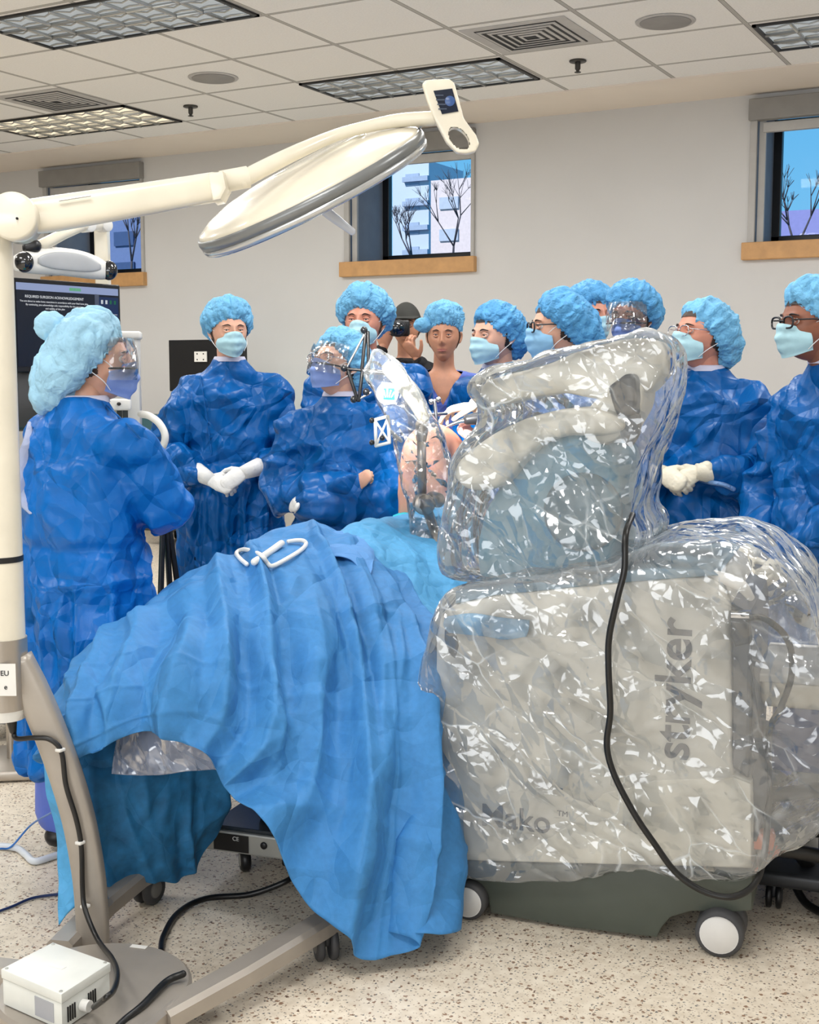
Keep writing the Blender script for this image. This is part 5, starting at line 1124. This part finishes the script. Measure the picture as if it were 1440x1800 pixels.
for x, y in ((106,1318),(141,1481),(150,1593)): box(W(x, y, YP-.045), (.018,.02,.008), .002).build('cable_clip', M_white, cb)
tube([ap(1256)+RIGHT*.022-FWD*.02, W(23,1285,YP-.015)], [.015,.009], n=14).build('plug', M_blackr, cb)

# cables on the floor
cable('power_cable', [W(523,1528,3.62), WF(505,1548,.05), WF(440,1572,.012), WF(360,1580,.012), WF(312,1606,.012), WF(288,1645,.012), WF(283,1672,.012)], .0085, M_blackr, 'black mains cable curling on the floor from the table base to the lamp stand')
cable('power_cable', [WF(322,1712,.118), WF(292,1726,.112), WF(250,1768,.112), WF(212,1800,.108), WF(170,1850,.10)], .0085, M_blackr, 'short thick black cable lying over the round base plate of the lamp')
cable('hose', [WF(-30,1486,.012), WF(25,1490,.012), WF(45,1502,.012), WF(62,1514,.012), WF(105,1502,.012), WF(150,1495,.012)], .011, mat('hose_white', (214,220,226), .3), 'ribbed white tube curving on the floor beside the boot of the leftmost person', 'hose')
cable('cable', [WF(-30,1612,.006), WF(20,1594,.006), WF(60,1578,.006), WF(120,1570,.006)], .004, mat('cable_navy', (22,44,92), .4), 'thin navy cable on the floor at the left, behind the lamp base')
cable('cable', [WF(0,1492,.02), WF(20,1488,.02), WF(55,1450,.10), W(98,1424,3.5)], .003, mat('cable_blue', (40,110,190), .4), 'thin bright blue line rising from the white tube to the drape')

# ------------------------------------------------------------------ navigation cart with the big screen
TL = W(21,487,5.0); TR = W(211,503,5.45); BL = Vector((TL.x,TL.y,W(17,655,5.0).z)); 
mx_ = (TR-TL); mx_.z = 0; mw = mx_.length; mx_.normalize(); zt = TL.z; mh = zt-BL.z; mc = (TL+Vector((TR.x,TR.y,TL.z)))/2-UP*mh/2; mnrm = mx_.cross(UP)   # towards viewer
cb0 = Vector((mc.x, mc.y, 0))-mnrm*.15
nav = thing('navigation_cart', cb0, 'white navigation cart with a large dark screen and a stereo camera bar above', 'navigation cart')
FM = frame(mc, mx_, UP)
def lb_(x, y, z, sx, sy, sz, b=.004): g = box((x,y,z), (sx,sy,sz), b); g.xf(FM); return g     # z: towards the viewer
lb_(0,0,-.02,mw,mh,.04,.005).build('monitor', M_black, nav, smooth=False)
scn_ = lb_(0,.004,.001,mw-.03,mh-.04,.003,0).build('screen', emat('screen_navy', (6,14,30), 1.0), nav, smooth=False)
def se(name, x, y, sx, sy, m): lb_(x, y, .003, sx, sy, .001, 0).build(name, m, scn_, smooth=False)
hw, hh = (mw-.03)/2, (mh-.04)/2
se('menu_bar', 0, hh-.012, 2*hw, .028, emat('screen_bar', (150,165,205), .8)); se('status_tag', hw*.12, hh-.012, .06, .012, emat('screen_green', (90,180,110), .8))
se('divider', hw*.555, -.01, .022, 2*hh-.03, emat('screen_grey', (90,98,120), .6)); se('side_panel', hw*.80, -.01, hw*.40, 2*hh-.05, emat('screen_blue', (16,40,84), .8))
tx = emat('screen_text', (225,228,232), .9)
for s_, sz, yy in (('REQUIRED SURGEON ACKNOWLEDGEMENT', .0145, hh-.050), ('You are about to make bone resections in accordance with your final bone plan.', .0105, hh-.068), ('By continuing, you acknowledge sole responsibility for the accuracy', .0105, hh-.081), ('and validity of this plan', .0105, hh-.094)):
    textmesh(s_, sz, FM @ Matrix.Translation((-hw*.28, yy, .0035)), 'screen_text', tx, scn_, extrude=.0002)
for k in range(5): se('side_text', hw*.70, hh-.14-k*.018, .022, .004, tx); se('side_text', hw*.86, hh-.14-k*.018, .03, .004, tx)
se('side_line', hw*.78, hh-.105, .10, .003, tx)
for k in range(4): se('side_icon', hw*(.66+.09*k), hh-.055, .011, .016, emat('screen_icon_%d' % (k > 1), (230,235,240) if k < 2 else (40,120,70), .8))
for m_, dx, dy, r_ in ((emat('screen_green2', (30,140,70), .9), 0, 0, .012), (tx, .009, .007, .005)): g = disc((-hw*.28+dx, hh-.15+dy, .004+dx*.1), (0,0,1), r_, .001, bev=.0001); g.xf(FM); g.build('target_icon', m_, scn_)
g = G(); g.add([(hw*.36,hh-.155,.0035),(hw*.36+.018,hh-.155,.0035),(hw*.36+.009,hh-.125,.0035)], [(0,1,2)]); g.xf(FM); g.build('warning_icon', emat('screen_yellow', (220,210,60), .9), scn_, smooth=False)
# camera bar
c0_, c1_ = W(28,462,5.0), W(190,478,5.4); S = []; 
for t_ in np.linspace(0,1,22):
    x_ = -1+2*t_; r_ = .055*(1-abs(x_)**3.2*.45); S.append((c0_.lerp(c1_, t_)+UP*.022*(1-x_*x_), UP*r_, mnrm*.040*(1-abs(x_)**6*.5), .8))
loft(S, 28).build('camera_bar', M_white, nav)
S2 = [(c0_.lerp(c1_, t_)+UP*.022*(1-(2*t_-1)**2)+mnrm*.038, UP*.036*max(.05, 1-abs((t_-.5)/.36)**2.4)**.6, mnrm*.005) for t_ in np.linspace(.16,.84,20)]
loft(S2, 16).build('camera_face', mat('bar_face_grey', (176,178,180), .4), nav)
for p, r_ in ((c0_.lerp(c1_, .05), .038), (c0_.lerp(c1_, .97), .038)):
    sphere(p+mnrm*.02+UP*.004, (.038,.034,.040), 24, 16).build('camera_lens', mat('lens_glass', (10,12,18), .05, spec=1), nav)
tube([W(50,436,5.05),W(62,432,5.05)], .026, n=16).build('bar_joint', M_black, nav)
g = G(); tube([W(72,432,5.1),W(110,412,5.15),W(145,396,5.2)], [.024,.022,.022], n=16, g=g); tube([W(145,396,5.2),W(182,396,5.58)], .024, n=16, g=g); g.build('camera_arm', M_cream, nav)
for x, y_ in ((152,5.24), (182,5.5)): disc(W(x,396,y_), mnrm, .028, .06).build('arm_joint', M_white, nav)
g = G(); box(W(180,440,5.62), (.058,.055,.30), .006, M=Matrix.Rotation(YAW,3,'Z'), g=g); g.build('upper_post', M_cream, nav, smooth=False)
pz = W(180,480,5.32); pm = Vector((cb0.x, cb0.y, 0)); box(pm+UP*.70, (.10,.08,1.40), .01, M=Matrix.Rotation(YAW,3,'Z')).build('mast', M_white, nav, smooth=False)
box(pm+UP*1.40-mnrm*.0, (.5,.06,.08), .01, M=Matrix.Rotation(YAW+.2,3,'Z')).build('cross_bar', M_white, nav, smooth=False)
box(pm+UP*.36, (.46,.42,.44), .03, M=Matrix.Rotation(YAW,3,'Z')).build('cart_body', M_lgrey, nav)
box(W(40,700,5.15), (.19,.16,.26), .02, M=Matrix.Rotation(YAW,3,'Z')).build('computer_box', M_black, nav)
bp_ = box(pm+UP*.11, (.56,.50,.06), .02, M=Matrix.Rotation(YAW,3,'Z')).build('wheel_base', mat('base_grey', (150,152,154), .4), nav)
for sx in (-1,1):
    for sy in (-1,1): caster(pm+RIGHT*sx*.24+FWD*sy*.20+UP*.042, RIGHT+FWD*.3, .042, .018, bp_, mt=M_black)

# white equipment tower beside it
et = W(222,585,5.75); ez = et.z; eb = Vector((et.x, et.y, 0))
tw = thing('equipment_tower', eb, 'white equipment tower with a black rail and loop handle, right of the leftmost person', 'equipment cart')
Mz = Matrix.Rotation(YAW+.15, 3, 'Z')
box(eb+UP*ez*.52, (.115,.12,ez*.96), .012, M=Mz).build('column', M_lgrey, tw, ang=40)
box(eb+UP*(ez-.012), (.135,.14,.035), .010, M=Mz).build('column_cap', M_white, tw)
for s_ in (-.5,.5): box(eb+UP*ez*.52-FWD*.062+RIGHT*(-.012+s_*.026), (.023,.012,ez*.94), .003, M=Mz).build('rail', mat('rail_charcoal', (46,50,48), .5), tw, smooth=False)
box(W(195,650,5.7), (.12,.10,.34), .02, M=Mz).build('side_module', M_lgrey, tw)
sb = box(W(202,711,5.6), (.14,.08,.05), .01, M=Mz).build('latch_module', M_white, tw); sphere(W(209,710,5.555), (.011,.006,.008), 12, 8).build('latch_hole', M_black, sb)
px_tube([(248,728,5.65),(262,731,5.58),(278,742,5.52),(289,760,5.5),(289,778,5.5),(278,795,5.52),(258,806,5.6)], .016, n=14).build('loop_handle', M_white, tw)
box(eb+UP*.14, (.5,.5,.10), .03, M=Mz).build('wheel_base', M_lgrey, tw)
for sx in (-1,1):
    for sy in (-1,1): caster(eb+RIGHT*sx*.2+FWD*sy*.2+UP*.045, RIGHT, .045, .018, tw, mt=M_black)

# long cyan draped cart by the wall
ya = 8.62; xl = WW(232,830,ya).x; xr = WW(545,830,ya).x; z_t = WW(300,831,ya).z; z_b = WW(300,922,ya).z; z_w = WW(300,772,ya).z
tb = thing('instrument_table', ((xl+xr)/2, 8.9, 0), 'long grey cabinet table on casters along the back wall under a cyan drape', 'table')
box(((xl+xr)/2, ya+.30, (z_t+z_b)/2), (xr-xl, .56, z_t-z_b), .01).build('cabinet', mat('cabinet_greige', (178,174,166), .5), tb, smooth=False)
box(((xl+xr)/2, ya+.30, z_b-.035), (xr-xl-.06, .50, .05), .005).build('undercarriage', M_dktape, tb, smooth=False)
for px in (318, 500):
    c = WW(px, 945, ya+.05); caster(Vector((c.x, c.y, .05)), (1,.2,0), .05, .02, tb, mt=M_black)
for x in (xl+.1, xr-.1): caster(Vector((x, ya+.5, .05)), (1,.2,0), .05, .02, tb, mt=M_black)
g = G(); n_ = 70; V = []; F = []
for i in range(n_):
    x = xl-.02+(xr-xl+.04)*i/(n_-1)
    for j, (y_, z__) in enumerate(((ya+.6, z_t+.006), (ya+.3, z_t+.008), (ya+.01, z_t+.006), (ya-.015, z_t-.03), (ya-.02-.012*math.sin(i*.9), z_t-.06), (ya-.02-.02*math.sin(i*.9+.4), z_t-.10-.02*math.sin(i*.37)))): V.append((x, y_, z__))
for i in range(n_-1):
    for j in range(5): F.append((i*6+j, i*6+j+1, (i+1)*6+j+1, (i+1)*6+j))
g.add(V, F); tag(g.build('surgical_drape', M_cyan), 'bright cyan drape laid over the long cabinet table by the back wall', 'drape')
g = box(((xl+WW(345,772,ya).x)/2, ya+.30, (z_t+z_w)/2+.008), (WW(345,772,ya).x-xl, .5, z_w-z_t-.016), .02); tag(g.build('equipment_case', M_white), 'white low equipment case on the cyan drape beside the clasped-hands man', 'case')
# black monitor seen from behind
ml, mr = WW(299,598,8.75), WW(432,598,8.75); zb = WW(340,688,8.75).z
mn = thing('monitor', ((ml.x+mr.x)/2, 8.75, z_w), 'back of a black monitor with a white bracket, behind the clasped-hands man', 'monitor')
box(((ml.x+mr.x)/2, 8.75, (ml.z+zb)/2), (mr.x-ml.x, .04, ml.z-zb), .004).build('screen_housing', M_black, mn, smooth=False)
a_, b2_ = WW(342,618,8.72), WW(364,636,8.72); br_ = box(((a_.x+b2_.x)/2, 8.72, (a_.z+b2_.z)/2), (b2_.x-a_.x, .012, a_.z-b2_.z), .002).build('bracket', M_white, mn, smooth=False)
g = G()
for sx in (-1,1):
    for sz in (-1,1): disc(((a_.x+b2_.x)/2+sx*.033, 8.713, (a_.z+b2_.z)/2+sz*.024), (0,1,0), .006, .003, g=g)
g.build('bracket_screw', M_black, br_)
box(((ml.x+mr.x)/2, 8.78, (zb+z_t)/2), (.07, .04, zb-z_t+.1), .004).build('stand', M_dktape, mn, smooth=False)
box(((ml.x+mr.x)/2, 8.80, z_t+.016), (.26, .18, .016), .004).build('stand_foot', M_dktape, mn, smooth=False)
# dark clutter behind the tower handle
g = box(WW(268,733,8.9), (.30,.2,.05), .01); 
tag(box(Vector((WW(262,733,8.8).x, 8.85, (z_w+WW(262,733,8.8).z)/2)), (.42,.24,WW(262,724,8.8).z-z_w), .01).build('scope_processor', mat('processor_dark', (60,96,104), .4)), 'dark teal electronics box on the white case behind the loop handle', 'electronics')
# tripod
tp = thing('tripod', C2W(-.93, 4.85), 'thin black tripod legs between the leftmost person and the clasped-hands man', 'tripod')
apx = W(288,860,4.85)
for x, y, Y_ in ((272,1260,4.75),(315,1250,4.9),(352,1230,4.95)):
    e = W(x, y, Y_); e.z = .01; tube([apx, e], [.011,.013], n=10).build('leg', M_black, tp)
disc(apx, UP, .035, .06).build('head', M_black, tp)
# cyan draped stand behind the leftmost person
q = W(6,900,4.75); q2 = Vector((q.x, q.y, 0)); ds = thing('draped_stand', q2, 'small stand under a cyan drape behind the lamp pole at the left edge', 'stand')
box(q2+UP*(q.z-.03), (.42,.34,.03), .005, M=Mz).build('tray', M_steel, ds)
tube([q2+UP*.04, q2+UP*(q.z-.03)], .018, n=14).build('post', M_steel, ds); box(q2+UP*.025, (.40,.36,.04), .01, M=Mz).build('foot', M_steel, ds)
g = G(); V = []; n_ = 96
for j, (s_, z__) in enumerate(((.3,q.z),(.98,q.z-.002),(1.04,q.z-.03),(1.06,q.z-.12),(1.09,q.z-.22),(1.12,q.z-.32))):
    for i in range(n_):
        a = 2*math.pi*i/n_; c_, s2 = math.cos(a), math.sin(a); k_ = s_*(1+(.05*math.sin(a*9)*(j/5)**1.2)); V.append(q2+RIGHT*(.22*k_*math.copysign(abs(c_)**.45,c_))+FWD*(.18*k_*math.copysign(abs(s2)**.45,s2))+UP*z__)
g.add([tuple(v) for v in V], [(j*n_+i, j*n_+(i+1)%n_, (j+1)*n_+(i+1)%n_, (j+1)*n_+i) for j in range(5) for i in range(n_)]+[tuple(range(n_-1,-1,-1))])
tag(g.build('surgical_drape', M_cyan), 'cyan drape hanging over the small stand at the left edge, behind the lamp pole', 'drape')
# white equipment cart at the right edge
o_ = Rp(1338,1190,.30); o2 = Vector((o_.x,o_.y,0)); wc = thing('equipment_cart', o2+e1*.3+e2*.2, 'cream topped equipment cart partly seen behind the plastic at the right edge', 'equipment cart')
def eb_(l0, l1, d0, d1, z0, z1, b=.01): 
    c = o2+e1*(l0+l1)/2+e2*(d0+d1)/2+UP*(z0+z1)/2; return box(c, (l1-l0,d1-d0,z1-z0), b, M=frame((0,0,0), e1, e2).to_3x3(), seg=3)
zt_ = o_.z; zb_ = Rp(1338,1262,.30).z
eb_(0,.55,0,.42,zb_+.03,zt_,.02).build('top_housing', M_cream, wc); eb_(-.01,.56,-.01,.43,zt_-.012,zt_+.012,.006).build('lid', M_white, wc)
eb_(.03,.5,.05,.4,zb_-.16,zb_+.03,.01).build('cabinet', mat('cabinet_navy', (70,84,140), .5), wc); eb_(.10,.16,.15,.21,.10,zb_-.1).build('post', M_lgrey, wc); eb_(.36,.42,.15,.21,.10,zb_-.1).build('post', M_lgrey, wc)
eb_(0,.55,0,.42,.075,.12,.015).build('wheel_base', M_dktape, wc)
for a in (.05,.5):
    for d in (.05,.37): caster(o2+e1*a+e2*d+UP*.036, e1, .036, .015, wc, mt=M_black)
rd = random.Random(4); 
for k, lab in enumerate(('lowest black hose bundled on the cart base at the right edge', 'middle black hose bundled above the lowest at the right edge', 'topmost black hose of the bundle under the cream cart top')):
    z = .20+k*.085; cable('hose', [o2+e1*(-.05+.12*i)+e2*(-.06-.03*math.sin(i*2+k))+UP*(z+.02*math.sin(i*1.7+k*2)) for i in range(6)], .020, M_blackr, lab, 'hose', sm=60)
tag(prism([Rp(x, y, .22) for x, y in [(1345,1452),(1365,1447),(1388,1452),(1393,1464),(1380,1474),(1352,1472)]], e2, .09, .008).build('foot_pedal', mat('pedal_navy', (66,76,104), .4)), 'small dark blue-grey pedal behind the orange connector', 'pedal')
for o in bpy.data.objects:
    if '_local' in o: del o['_local']
